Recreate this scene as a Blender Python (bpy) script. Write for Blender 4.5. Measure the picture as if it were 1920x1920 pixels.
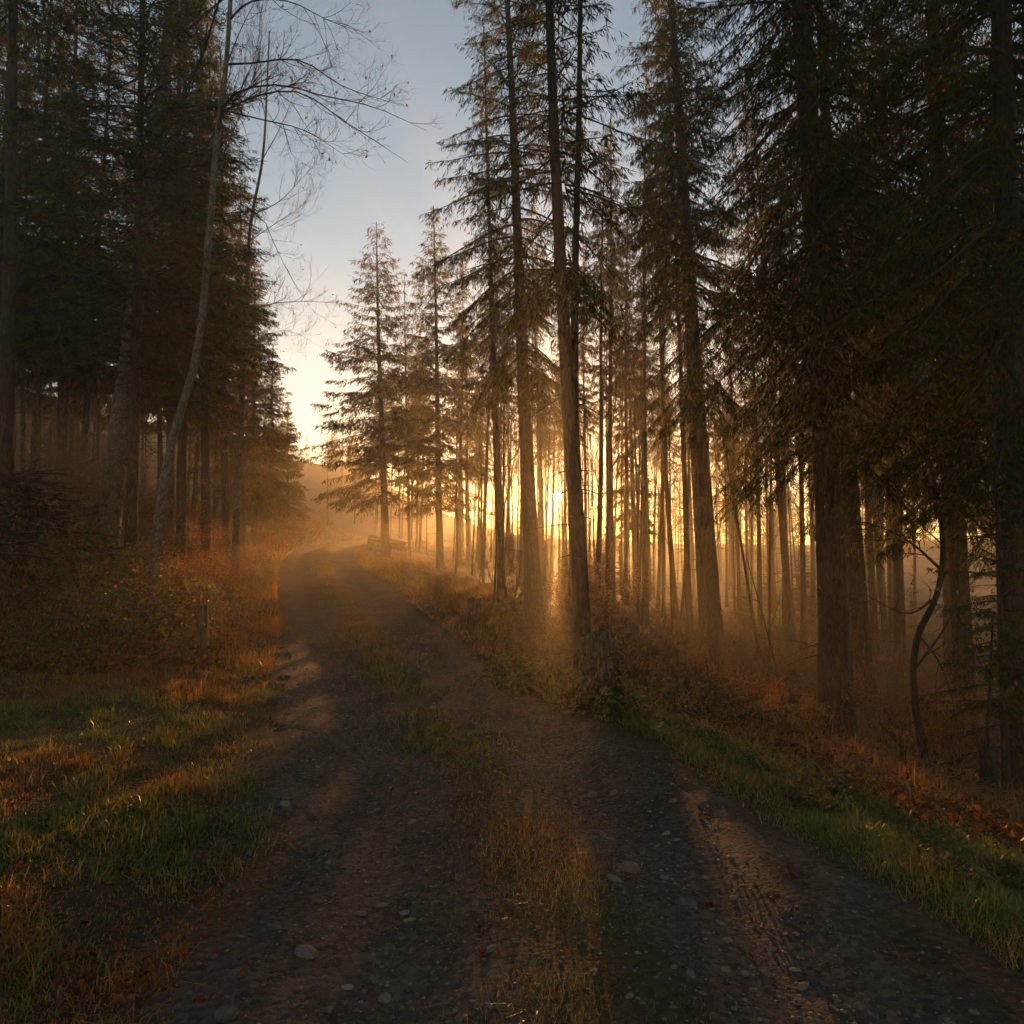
import bpy, math
import numpy as np
from mathutils import Vector, Matrix

# ------------------------------------------------------------------ camera, sky, sun, exposure
scene = bpy.context.scene
for o in list(bpy.data.objects): bpy.data.objects.remove(o)
COL = scene.collection
F_PX, HORIZON, CAM_H = 1400.0, 1040.0, 1.6          # focal length and horizon row in photo pixels (1920 wide)
PITCH = math.atan((HORIZON - 960) / F_PX)
cam_d = bpy.data.cameras.new('camera'); cam = bpy.data.objects.new('camera', cam_d); COL.objects.link(cam)
cam_d.angle = 2 * math.atan(960 / F_PX); cam_d.clip_end = 20000; cam_d.clip_start = 0.05
cam.location = (0, 0, CAM_H); cam.rotation_euler = (math.pi / 2 + PITCH, 0, 0)
scene.camera = cam
SUN_AZ, SUN_EL = math.atan((1046 - 960) / F_PX), math.radians(4.45)
SUN_DIR = Vector((math.sin(SUN_AZ) * math.cos(SUN_EL), math.cos(SUN_AZ) * math.cos(SUN_EL), math.sin(SUN_EL)))
world = bpy.data.worlds.new('World'); scene.world = world; world.use_nodes = True
wn = world.node_tree.nodes; wl = world.node_tree.links
sky = wn.new('ShaderNodeTexSky'); sky.sky_type = 'NISHITA'; sky.sun_disc = False
sky.sun_elevation = SUN_EL; sky.sun_rotation = SUN_AZ; sky.altitude = 600
sky.air_density = 1.0; sky.dust_density = 0.2; sky.ozone_density = 0.6
wl.new(sky.outputs[0], wn['Background'].inputs[0]); wn['Background'].inputs[1].default_value = 0.09
sun_d = bpy.data.lights.new('sun_lamp', 'SUN'); sun_d.energy = 5.0; sun_d.angle = math.radians(0.53)
sun_d.color = (1.0, 0.44, 0.11)
sun_o = bpy.data.objects.new('sun_lamp', sun_d); COL.objects.link(sun_o)
sun_o.rotation_euler = SUN_DIR.to_track_quat('Z', 'Y').to_euler(); sun_o.location = (0, 0, 60)
vs = scene.view_settings
scene.display_settings.display_device = 'sRGB'
vs.view_transform = 'Standard'; vs.look = 'None'; vs.gamma = 1.0; vs.use_curve_mapping = False
vs.exposure = 1.4
TOP = 20.6                                  # no tree top rises above this
HAZE_DENSITY, HAZE_G = 0.0024, 0.70
cy = scene.cycles
cy.use_denoising = True
try: cy.denoiser = 'OPENIMAGEDENOISE'; cy.denoising_input_passes = 'RGB_ALBEDO_NORMAL'; cy.denoising_prefilter = 'ACCURATE'
except Exception: pass
cy.max_bounces = 6; cy.diffuse_bounces = 3; cy.glossy_bounces = 2; cy.transmission_bounces = 3; cy.volume_bounces = 1
cy.transparent_max_bounces = 4; cy.caustics_reflective = False; cy.caustics_refractive = False
cy.sample_clamp_indirect = 4.0
cy.use_adaptive_sampling = True; cy.adaptive_threshold = .02; cy.adaptive_min_samples = 40

RNG = np.random.default_rng(11)
def rr(a, b, n=None, g=RNG): return g.uniform(a, b, n)

# ------------------------------------------------------------------ terrain functions
def smooth(a, b, x):
    t = np.clip((np.asarray(x, float) - a) / (b - a), 0, 1); return t * t * (3 - 2 * t)
_lat = np.random.default_rng(5).random((256, 256))
def noise(x, y, s=1.0, o=0):
    x = np.asarray(x, float) * s + 17.3 * o + 1000; y = np.asarray(y, float) * s + 9.1 * o + 1000
    xi = np.floor(x).astype(int); yi = np.floor(y).astype(int); fx = x - xi; fy = y - yi
    fx = fx * fx * (3 - 2 * fx); fy = fy * fy * (3 - 2 * fy)
    g = lambda a, b: _lat[a & 255, b & 255]
    return (g(xi, yi) * (1 - fx) + g(xi + 1, yi) * fx) * (1 - fy) + (g(xi, yi + 1) * (1 - fx) + g(xi + 1, yi + 1) * fx) * fy - 0.5
def cubic(tab):
    tx = np.array([a for a, b in tab], float); ty = np.array([b for a, b in tab], float)
    m = np.gradient(ty, tx)
    def f(x):
        x = np.clip(np.asarray(x, float), tx[0], tx[-1]); i = np.clip(np.searchsorted(tx, x) - 1, 0, len(tx) - 2)
        h = tx[i + 1] - tx[i]; t = (x - tx[i]) / h
        return ((1 + 2 * t) * (1 - t) ** 2 * ty[i] + t * (1 - t) ** 2 * h * m[i] + t * t * (3 - 2 * t) * ty[i + 1] + t * t * (t - 1) * h * m[i + 1])
    return f
xc = cubic([(-60, 11), (-30, 6.6), (-10, 3.0), (0, 1.0), (2.6, .42), (3.5, .22), (6.2, -.42), (8.6, -1.2), (14, -2.75), (21, -5.0),
            (30, -7.7), (38, -9.7), (46, -10.7), (52, -10.3), (60, -8.2), (70, -3.5), (85, 6), (120, 30), (190, 60)])
zr = cubic([(-60, -1.0), (-20, -.2), (0, 0), (8, 0), (14, .12), (21, .62), (30, 1.15), (38, 1.62), (46, 2.15), (52, 2.5), (60, 2.6), (75, 2.0), (100, -1), (190, -6)])
def zt(x, y, micro=True):
    x = np.asarray(x, float); y = np.asarray(y, float)
    d = x - xc(y); z = zr(y)
    near = np.exp(-(np.minimum(y, 30) / 40) ** 2)
    sL = np.maximum(-d - 1.75, 0)
    amp = 0.12 + 0.88 * smooth(8.5, 17, y) * (1 - .5 * smooth(46, 60, y))
    z = z - .035 * np.clip(y, 0, 9) * smooth(.5, 3, sL) * (1 - smooth(9, 15, y))
    left = amp * 2.3 * smooth(0, 4.6, sL) + .05 * sL + .07 * np.maximum(sL - 4, 0) * smooth(4, 20, y)
    left = left + 9 * smooth(7, 42, sL) * smooth(10, 26, y)
    sR = np.maximum(d - 1.9, 0)
    right = -(.23 * sR) * np.exp(-sR / 38) - 0.02 * np.minimum(sR, 60)
    right = np.where(y < 0, right * np.exp(y / 12), right)
    z = z + np.where(d < 0, left, right)
    r = np.hypot(x, y); az = np.arctan2(x, y)
    top = 3.2 + 9.0 * np.exp(-((az + .26) / .16) ** 2) + 2.5 * noise(az * 9, az * 0, 1, 3)
    w = smooth(80, 128, r)
    z = z * (1 - w) + top * w - 14 * smooth(136, 160, r)
    z = z + .9 * noise(x, y, .06, 1) * smooth(9, 40, r) * smooth(2, 9, np.abs(d))
    off = smooth(1.5, 2.6, np.abs(d))
    if micro:
        z = z + off * ((.05 + .11 * smooth(8, 16, y)) * noise(x, y, .55, 2) + .04 * noise(x, y, 1.7, 4) + .03 * noise(x, y, 4.5, 6))
        rut = np.exp(-((np.abs(d) - .78) / .30) ** 2)
        z = z - (1 - off) * (.07 * rut) + (1 - off) * (.035 * np.exp(-(d / .33) ** 2) + .035 * noise(x, y, .9, 8) + .008 * noise(x, y, 4.0, 9))
    return z
def wx(px, depth): return (px - 960) / F_PX * depth
CP, SP = math.cos(PITCH), math.sin(PITCH)
def pix(px, py, depth):
    """Point on the ray of a photo pixel, at the given distance ahead (world y)."""
    u, v = (px - 960) / F_PX, (960 - py) / F_PX
    dy = CP - v * SP; dz = SP + v * CP
    return np.array([u / dy * depth, depth, CAM_H + dz / dy * depth])

# ------------------------------------------------------------------ mesh helpers
def mesh(name, V, faces, mats, midx=None, col=None, smooth_sh=False):
    """faces: list of (n,k) int arrays; midx: list of ints or arrays; col: list of (n,3) arrays."""
    me = bpy.data.meshes.new(name)
    V = np.asarray(V, np.float32)
    faces = [np.asarray(f, np.int32) for f in faces if len(f)]
    me.vertices.add(len(V)); me.vertices.foreach_set('co', V.ravel())
    tot = np.concatenate([np.full(len(f), f.shape[1], np.int32) for f in faces])
    st = np.concatenate([[0], np.cumsum(tot)[:-1]]).astype(np.int32)
    me.loops.add(int(tot.sum())); me.loops.foreach_set('vertex_index', np.concatenate([f.ravel() for f in faces]))
    me.polygons.add(len(tot)); me.polygons.foreach_set('loop_start', st); me.polygons.foreach_set('loop_total', tot)
    if midx is not None:
        mi = np.concatenate([np.broadcast_to(np.asarray(m, np.int32), (len(f),)) for m, f in zip(midx, faces)])
        me.polygons.foreach_set('material_index', mi.astype(np.int32))
    if smooth_sh: me.polygons.foreach_set('use_smooth', np.ones(len(tot), bool))
    for m in (mats if isinstance(mats, (list, tuple)) else [mats]): me.materials.append(m)
    me.update(calc_edges=True)
    if col is not None:
        c = np.concatenate([np.broadcast_to(np.asarray(k, np.float32), (len(f), 3)) for k, f in zip(col, faces)])
        a = me.attributes.new('col', 'FLOAT_COLOR', 'FACE')
        a.data.foreach_set('color', np.hstack([c, np.ones((len(c), 1), np.float32)]).astype(np.float32).ravel())
    me.validate()
    return me
def obj(name, me, parent=None, loc=None):
    o = bpy.data.objects.new(name, me); COL.objects.link(o)
    if parent is not None: o.parent = parent
    if loc is not None: o.location = loc
    return o
def tag(o, label=None, cat=None, group=None, kind=None):
    if label: o['label'] = label
    if cat: o['category'] = cat
    if group: o['group'] = group
    if kind: o['kind'] = kind
    return o
def unit(a): return a / np.maximum(np.linalg.norm(a, axis=-1, keepdims=True), 1e-9)
def tubes(P, R, k=5, cap=False):
    """P (B,n,3) centre lines, R (B,n) radii -> vertices, quads."""
    P = np.asarray(P, float); R = np.asarray(R, float); B, n, _ = P.shape
    T = unit(np.gradient(P, axis=1)); m = unit(P[:, -1] - P[:, 0])
    ref = np.where(np.abs(m[:, 2:3]) > .8, np.array([[1., 0, 0]]), np.array([[0, 0, 1.]]))[:, None, :]
    N = unit(np.cross(T, ref)); Bn = np.cross(T, N)
    a = np.arange(k) * 2 * math.pi / k
    V = P[:, :, None, :] + R[:, :, None, None] * (np.cos(a)[None, None, :, None] * N[:, :, None, :] + np.sin(a)[None, None, :, None] * Bn[:, :, None, :])
    base = (np.arange(B) * n * k)[:, None, None] + (np.arange(n - 1) * k)[None, :, None] + np.arange(k)[None, None, :]
    nxt = (np.arange(B) * n * k)[:, None, None] + (np.arange(n - 1) * k)[None, :, None] + ((np.arange(k) + 1) % k)[None, None, :]
    Fq = np.stack([base, nxt, nxt + k, base + k], -1).reshape(-1, 4)
    return V.reshape(-1, 3), Fq
def rhombs(p, d, l, w, n, wide=.42):
    """Thin pointed blades from p along d: one quad each."""
    s = unit(np.cross(d, n)); l = l[:, None]; w = w[:, None]
    V = np.stack([p, p + d * l * wide + s * w, p + d * l, p + d * l * wide - s * w], 1).reshape(-1, 3)
    return V, np.arange(len(p) * 4).reshape(-1, 4)
class Acc:
    def __init__(s): s.V = []; s.F = []; s.M = []; s.C = []; s.n = 0
    def add(s, V, F, m=0, c=(1, 1, 1)):
        if len(F) == 0: return
        s.V.append(V); s.F.append(np.asarray(F) + s.n); s.M.append(m); s.C.append(c); s.n += len(V)
    def mesh(s, name, mats, smooth_sh=False): return mesh(name, np.concatenate(s.V), s.F, mats, s.M, s.C, smooth_sh)
def resample(pts, n):
    pts = np.asarray(pts, float); t = np.concatenate([[0], np.cumsum(np.linalg.norm(np.diff(pts, axis=0), axis=1))]); u = np.linspace(0, t[-1], n)
    return np.stack([cubic(list(zip(t, pts[:, k])))(u) for k in range(3)], -1)

# ------------------------------------------------------------------ materials
def newmat(name):
    m = bpy.data.materials.new(name); m.use_nodes = True; nt = m.node_tree; nt.nodes.clear()
    out = nt.nodes.new('ShaderNodeOutputMaterial'); return m, nt, out
def N(nt, t, **kw):
    n = nt.nodes.new(t)
    for k, v in kw.items():
        if k in n.inputs: n.inputs[k].default_value = v
        else: setattr(n, k, v)
    return n
def ramp(nt, fac, stops):
    r = nt.nodes.new('ShaderNodeValToRGB'); e = r.color_ramp.elements
    while len(e) < len(stops): e.new(.5)
    for i, (p, c) in enumerate(stops): e[i].position = p; e[i].color = (*c, 1)
    nt.links.new(fac, r.inputs[0]); return r.outputs[0]
def leafmat(name, transl=.4, gloss=.0, rough=.5, tint=(1, 1, 1), tcol=(1.25, 1.1, .55)):
    m, nt, out = newmat(name); L = nt.links.new
    at = N(nt, 'ShaderNodeAttribute', attribute_name='col')
    oi = N(nt, 'ShaderNodeObjectInfo'); mr = N(nt, 'ShaderNodeMapRange'); L(oi.outputs['Random'], mr.inputs[0]); mr.inputs[3].default_value = .8; mr.inputs[4].default_value = 1.2
    mul = N(nt, 'ShaderNodeVectorMath', operation='MULTIPLY'); L(at.outputs['Color'], mul.inputs[0]); mul.inputs[1].default_value = tint
    sc = N(nt, 'ShaderNodeVectorMath', operation='SCALE'); L(mul.outputs[0], sc.inputs[0]); L(mr.outputs[0], sc.inputs['Scale'])
    d = N(nt, 'ShaderNodeBsdfDiffuse'); L(sc.outputs[0], d.inputs[0])
    t = N(nt, 'ShaderNodeBsdfTranslucent'); m2 = N(nt, 'ShaderNodeVectorMath', operation='MULTIPLY'); L(sc.outputs[0], m2.inputs[0]); m2.inputs[1].default_value = tcol; L(m2.outputs[0], t.inputs[0])
    mx = N(nt, 'ShaderNodeMixShader'); mx.inputs[0].default_value = transl; L(d.outputs[0], mx.inputs[1]); L(t.outputs[0], mx.inputs[2])
    last = mx
    if gloss > 0:
        g = N(nt, 'ShaderNodeBsdfGlossy'); g.inputs['Roughness'].default_value = rough
        m3 = N(nt, 'ShaderNodeMixShader'); m3.inputs[0].default_value = gloss; L(mx.outputs[0], m3.inputs[1]); L(g.outputs[0], m3.inputs[2]); last = m3
    L(last.outputs[0], out.inputs[0]); return m
def barkmat(name, c1, c2, c3, scale=(9, 9, 2.2), bump=.5, rough=.9):
    m, nt, out = newmat(name); L = nt.links.new
    tc = N(nt, 'ShaderNodeTexCoord'); mp = N(nt, 'ShaderNodeMapping'); mp.inputs['Scale'].default_value = scale; L(tc.outputs['Object'], mp.inputs[0])
    n1 = N(nt, 'ShaderNodeTexNoise', Scale=1.6, Detail=8.0, Roughness=.65); L(mp.outputs[0], n1.inputs['Vector'])
    v = N(nt, 'ShaderNodeTexVoronoi', Scale=2.2); L(mp.outputs[0], v.inputs['Vector'])
    n2 = N(nt, 'ShaderNodeTexNoise', Scale=.7, Detail=4.0); L(tc.outputs['Object'], n2.inputs['Vector'])
    c = ramp(nt, n1.outputs[0], [(.3, c1), (.55, c2), (.75, c3)])
    mo = ramp(nt, n2.outputs[0], [(.45, (1, 1, 1)), (.72, (.62, .72, .5))])
    v.feature = 'DISTANCE_TO_EDGE'; cr = ramp(nt, v.outputs['Distance'], [(.0, (.35, .32, .3)), (.12, (1, 1, 1))])
    m0 = N(nt, 'ShaderNodeVectorMath', operation='MULTIPLY'); L(c, m0.inputs[0]); L(mo, m0.inputs[1])
    mu = N(nt, 'ShaderNodeVectorMath', operation='MULTIPLY'); L(m0.outputs[0], mu.inputs[0]); L(cr, mu.inputs[1])
    b = N(nt, 'ShaderNodeBsdfPrincipled', Roughness=rough); L(mu.outputs[0], b.inputs['Base Color'])
    ad = N(nt, 'ShaderNodeMath', operation='ADD'); L(n1.outputs[0], ad.inputs[0]); L(v.outputs['Distance'], ad.inputs[1])
    bp = N(nt, 'ShaderNodeBump', Strength=bump, Distance=.04); L(ad.outputs[0], bp.inputs['Height']); L(bp.outputs[0], b.inputs['Normal'])
    L(b.outputs[0], out.inputs[0]); return m
M = {}
M['needle'] = leafmat('needle', .5, tcol=(1.35, 1.2, .5))
M['leaf'] = leafmat('leaf', .45, .05, .35)
M['grass'] = leafmat('grass_blade', .5, .05, .3)
M['fallen'] = leafmat('fallen_leaf', .3, .015, .4)
M['bark'] = barkmat('spruce_bark', (.03, .018, .011), (.072, .043, .025), (.125, .078, .048))
M['bark_grey'] = barkmat('beech_bark', (.08, .065, .048), (.2, .165, .125), (.31, .265, .21), (7, 7, 5), .4)
M['bark_dark'] = barkmat('wet_bark', (.014, .011, .009), (.036, .028, .022), (.07, .055, .043), (9, 9, 2.5), .7)
M['twig'] = barkmat('twig_bark', (.03, .02, .013), (.06, .038, .024), (.1, .065, .04), (12, 12, 12), .1)
M['drytwig'] = barkmat('dry_twig', (.16, .1, .055), (.27, .17, .095), (.36, .25, .15), (12, 12, 12), .1)
M['wood'] = barkmat('weathered_wood', (.1, .06, .035), (.2, .12, .07), (.3, .2, .125), (14, 14, 1.6), .9)
def groundmat():
    """Forest floor and gravel track in one material; the vertex attribute 'soil' says where bare gravel shows."""
    m, nt, out = newmat('forest_floor'); L = nt.links.new
    g = N(nt, 'ShaderNodeNewGeometry'); at = N(nt, 'ShaderNodeAttribute', attribute_name='soil')
    n1 = N(nt, 'ShaderNodeTexNoise', Scale=.45, Detail=7.0, Roughness=.62); L(g.outputs['Position'], n1.inputs['Vector'])
    n2 = N(nt, 'ShaderNodeTexNoise', Scale=26.0, Detail=6.0, Roughness=.7); L(g.outputs['Position'], n2.inputs['Vector'])
    n3 = N(nt, 'ShaderNodeTexNoise', Scale=1.3, Detail=8.0, Roughness=.65); L(g.outputs['Position'], n3.inputs['Vector'])
    v1 = N(nt, 'ShaderNodeTexVoronoi', Scale=38.0); L(g.outputs['Position'], v1.inputs['Vector'])
    v2 = N(nt, 'ShaderNodeTexVoronoi', Scale=95.0); L(g.outputs['Position'], v2.inputs['Vector'])
    a = ramp(nt, n1.outputs[0], [(.32, (.042, .027, .013)), (.5, (.07, .044, .017)), (.66, (.05, .046, .015))])
    b = ramp(nt, n2.outputs[0], [(.3, (.35, .3, .25)), (.55, (1, .95, .85)), (.8, (1.6, 1.25, .8))])
    mu = N(nt, 'ShaderNodeVectorMath', operation='MULTIPLY'); L(a, mu.inputs[0]); L(b, mu.inputs[1])
    ta = ramp(nt, n3.outputs[0], [(.3, (.05, .0325, .021)), (.5, (.078, .052, .035)), (.72, (.112, .078, .055))])
    sv = N(nt, 'ShaderNodeSeparateColor'); L(v1.outputs['Color'], sv.inputs[0])
    tb = ramp(nt, sv.outputs[0], [(.0, (.55, .5, .46)), (.6, (1, 1, 1)), (1.0, (1.6, 1.5, 1.4))])
    tm = N(nt, 'ShaderNodeVectorMath', operation='MULTIPLY'); L(ta, tm.inputs[0]); L(tb, tm.inputs[1])
    # break the boundary up with noise
    ns = N(nt, 'ShaderNodeMath', operation='MULTIPLY_ADD'); L(n2.outputs[0], ns.inputs[0]); ns.inputs[1].default_value = .9; L(at.outputs['Fac'], ns.inputs[2])
    mr = N(nt, 'ShaderNodeMapRange', interpolation_type='SMOOTHSTEP'); L(ns.outputs[0], mr.inputs[0]); mr.inputs[1].default_value = .75; mr.inputs[2].default_value = 1.15
    mx = N(nt, 'ShaderNodeMix', data_type='RGBA'); L(mr.outputs[0], mx.inputs[0]); L(mu.outputs[0], mx.inputs[6]); L(tm.outputs[0], mx.inputs[7])
    p = N(nt, 'ShaderNodeBsdfPrincipled', Roughness=.88); L(mx.outputs[2], p.inputs['Base Color']); p.inputs['Specular IOR Level'].default_value = .25
    i1 = N(nt, 'ShaderNodeMath', operation='MULTIPLY_ADD'); L(v1.outputs[0], i1.inputs[0]); i1.inputs[1].default_value = -.8; L(n2.outputs[0], i1.inputs[2])
    i2 = N(nt, 'ShaderNodeMath', operation='MULTIPLY_ADD'); L(v2.outputs[0], i2.inputs[0]); i2.inputs[1].default_value = -.5; L(i1.outputs[0], i2.inputs[2])
    bp = N(nt, 'ShaderNodeBump', Strength=.55, Distance=.015); L(i2.outputs[0], bp.inputs['Height']); L(bp.outputs[0], p.inputs['Normal'])
    L(p.outputs[0], out.inputs[0]); return m
def soil_attr(me, V):
    x, y = V[:, 0].astype(float), V[:, 1].astype(float); d = x - xc(y); w = np.abs(d) + .6 * noise(x, y, 1.1, 15) + .35 * noise(x, y, 3.7, 16)
    strip = np.exp(-(d / .36) ** 2) * np.clip(.9 + .9 * noise(x, y, .8, 17), 0, 1)
    v = (1 - smooth(1.1, 2.0, w)) * (1 - .9 * strip)
    a = me.attributes.new('soil', 'FLOAT', 'POINT'); a.data.foreach_set('value', v.astype(np.float32)); return me
def stonemat():
    m, nt, out = newmat('river_stone'); L = nt.links.new
    tc = N(nt, 'ShaderNodeTexCoord'); oi = N(nt, 'ShaderNodeObjectInfo')
    ad = N(nt, 'ShaderNodeVectorMath', operation='ADD'); L(tc.outputs['Object'], ad.inputs[0]); L(oi.outputs['Location'], ad.inputs[1])
    n1 = N(nt, 'ShaderNodeTexNoise', Scale=2.5, Detail=8.0, Roughness=.7); L(ad.outputs[0], n1.inputs['Vector'])
    c = ramp(nt, oi.outputs['Random'], [(0, (.165, .128, .1)), (.35, (.26, .205, .158)), (.6, (.14, .11, .087)), (.8, (.23, .15, .1)), (1, (.33, .265, .205))])
    b = ramp(nt, n1.outputs[0], [(.3, (.55, .5, .45)), (.55, (1, 1, 1)), (.8, (1.2, 1.2, 1.2))])
    mu = N(nt, 'ShaderNodeVectorMath', operation='MULTIPLY'); L(c, mu.inputs[0]); L(b, mu.inputs[1])
    p = N(nt, 'ShaderNodeBsdfPrincipled', Roughness=.85); p.inputs['Specular IOR Level'].default_value = .2; L(mu.outputs[0], p.inputs['Base Color'])
    bp = N(nt, 'ShaderNodeBump', Strength=.4, Distance=.1); L(n1.outputs[0], bp.inputs['Height']); L(bp.outputs[0], p.inputs['Normal'])
    L(p.outputs[0], out.inputs[0]); return m
M['ground'] = groundmat(); M['track'] = M['ground']; M['stone'] = stonemat()

# ------------------------------------------------------------------ setting: ground, track, sun, haze
def build_ground():
    r = np.concatenate([[0.0], np.geomspace(.5, 154, 220)])
    a = np.concatenate([np.linspace(-.75, .75, 320), np.linspace(.75, 2 * math.pi - .75, 90)[1:-1]])
    Rg, Ag = np.meshgrid(r, a, indexing='ij'); X = Rg * np.sin(Ag); Y = Rg * np.cos(Ag)
    V = np.stack([X, Y, zt(X, Y)], -1).reshape(-1, 3); n, k = len(r), len(a)
    i = np.arange(n - 1)[:, None] * k + np.arange(k)[None]; j = np.arange(n - 1)[:, None] * k + (np.arange(k)[None] + 1) % k
    Fq = np.stack([i, i + k, j + k, j], -1).reshape(-1, 4)
    tag(obj('ground', soil_attr(mesh('ground', V, [Fq], M['ground'], smooth_sh=True), V)), 'leaf-littered sloping forest floor either side of the gravel track', 'ground', kind='structure')
build_ground()
def build_track():
    y = np.concatenate([np.linspace(-50, 1, 60), 1 + np.geomspace(.03, 90, 420)]); d = np.linspace(-2.1, 2.1, 96)
    Y, D = np.meshgrid(y, d, indexing='ij'); X = xc(Y) + D
    Z = zt(X, Y) + .016 + .005 * noise(X, Y, 9, 3)
    edge = np.abs(D) + .5 * noise(X, Y, .9, 12) + .55 * noise(X, Y, 3.1, 13) + .25 * noise(X, Y, 9, 14)
    Z = Z - .13 * smooth(1.3, 2.0, edge)
    V = np.stack([X, Y, Z], -1).reshape(-1, 3); n, k = len(y), len(d)
    i = (np.arange(n - 1)[:, None] * k + np.arange(k - 1)[None]).reshape(-1)
    Fq = np.stack([i, i + 1, i + k + 1, i + k], -1)
    return tag(obj('dirt_track', soil_attr(mesh('dirt_track', V, [Fq], M['track'], smooth_sh=True), V)), 'stony brown gravel track with two wheel ruts curving uphill', 'track', kind='structure')
TRACK = build_track()
def ico(sub):
    import bmesh
    bm = bmesh.new(); bmesh.ops.create_icosphere(bm, subdivisions=sub, radius=1)
    V = np.array([v.co[:] for v in bm.verts]); Fi = np.array([[v.index for v in f.verts] for f in bm.faces]); bm.free(); return V, Fi
def build_sun():
    m, nt, out = newmat('sun_light'); e = N(nt, 'ShaderNodeEmission', Strength=60.0); e.inputs[0].default_value = (1, .8, .5, 1); tr = N(nt, 'ShaderNodeBsdfTransparent'); ad = N(nt, 'ShaderNodeAddShader'); nt.links.new(e.outputs[0], ad.inputs[0]); nt.links.new(tr.outputs[0], ad.inputs[1]); nt.links.new(ad.outputs[0], out.inputs[0])
    m.cycles.emission_sampling = 'NONE'
    V, Fi = ico(4); D = 9000; V = V * D * math.tan(math.radians(.3))
    o = obj('sun', mesh('sun', V, [Fi], m, smooth_sh=True), loc=SUN_DIR * D); tag(o, 'low golden sun disc shining between the misty trunks', 'sun', kind='structure')
build_sun()
def build_haze():
    m, nt, out = newmat('haze'); v = N(nt, 'ShaderNodeVolumePrincipled'); v.inputs['Color'].default_value = (1, .94, .84, 1)
    v.inputs['Density'].default_value = HAZE_DENSITY; v.inputs['Anisotropy'].default_value = HAZE_G
    nt.links.new(v.outputs[0], out.inputs['Volume'])
    s = 156.0; zb, ztp = -24.0, TOP + .6
    V = np.array([[x, y, z] for x in (-s, s) for y in (-s, s) for z in (zb, ztp)])
    Fq = np.array([[0, 1, 3, 2], [4, 6, 7, 5], [0, 4, 5, 1], [2, 3, 7, 6], [0, 2, 6, 4], [1, 5, 7, 3]])
    tag(obj('haze', mesh('haze', V, [Fq], m)), 'thin golden morning mist hanging through the whole forest', 'haze', kind='stuff')
build_haze()

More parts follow.
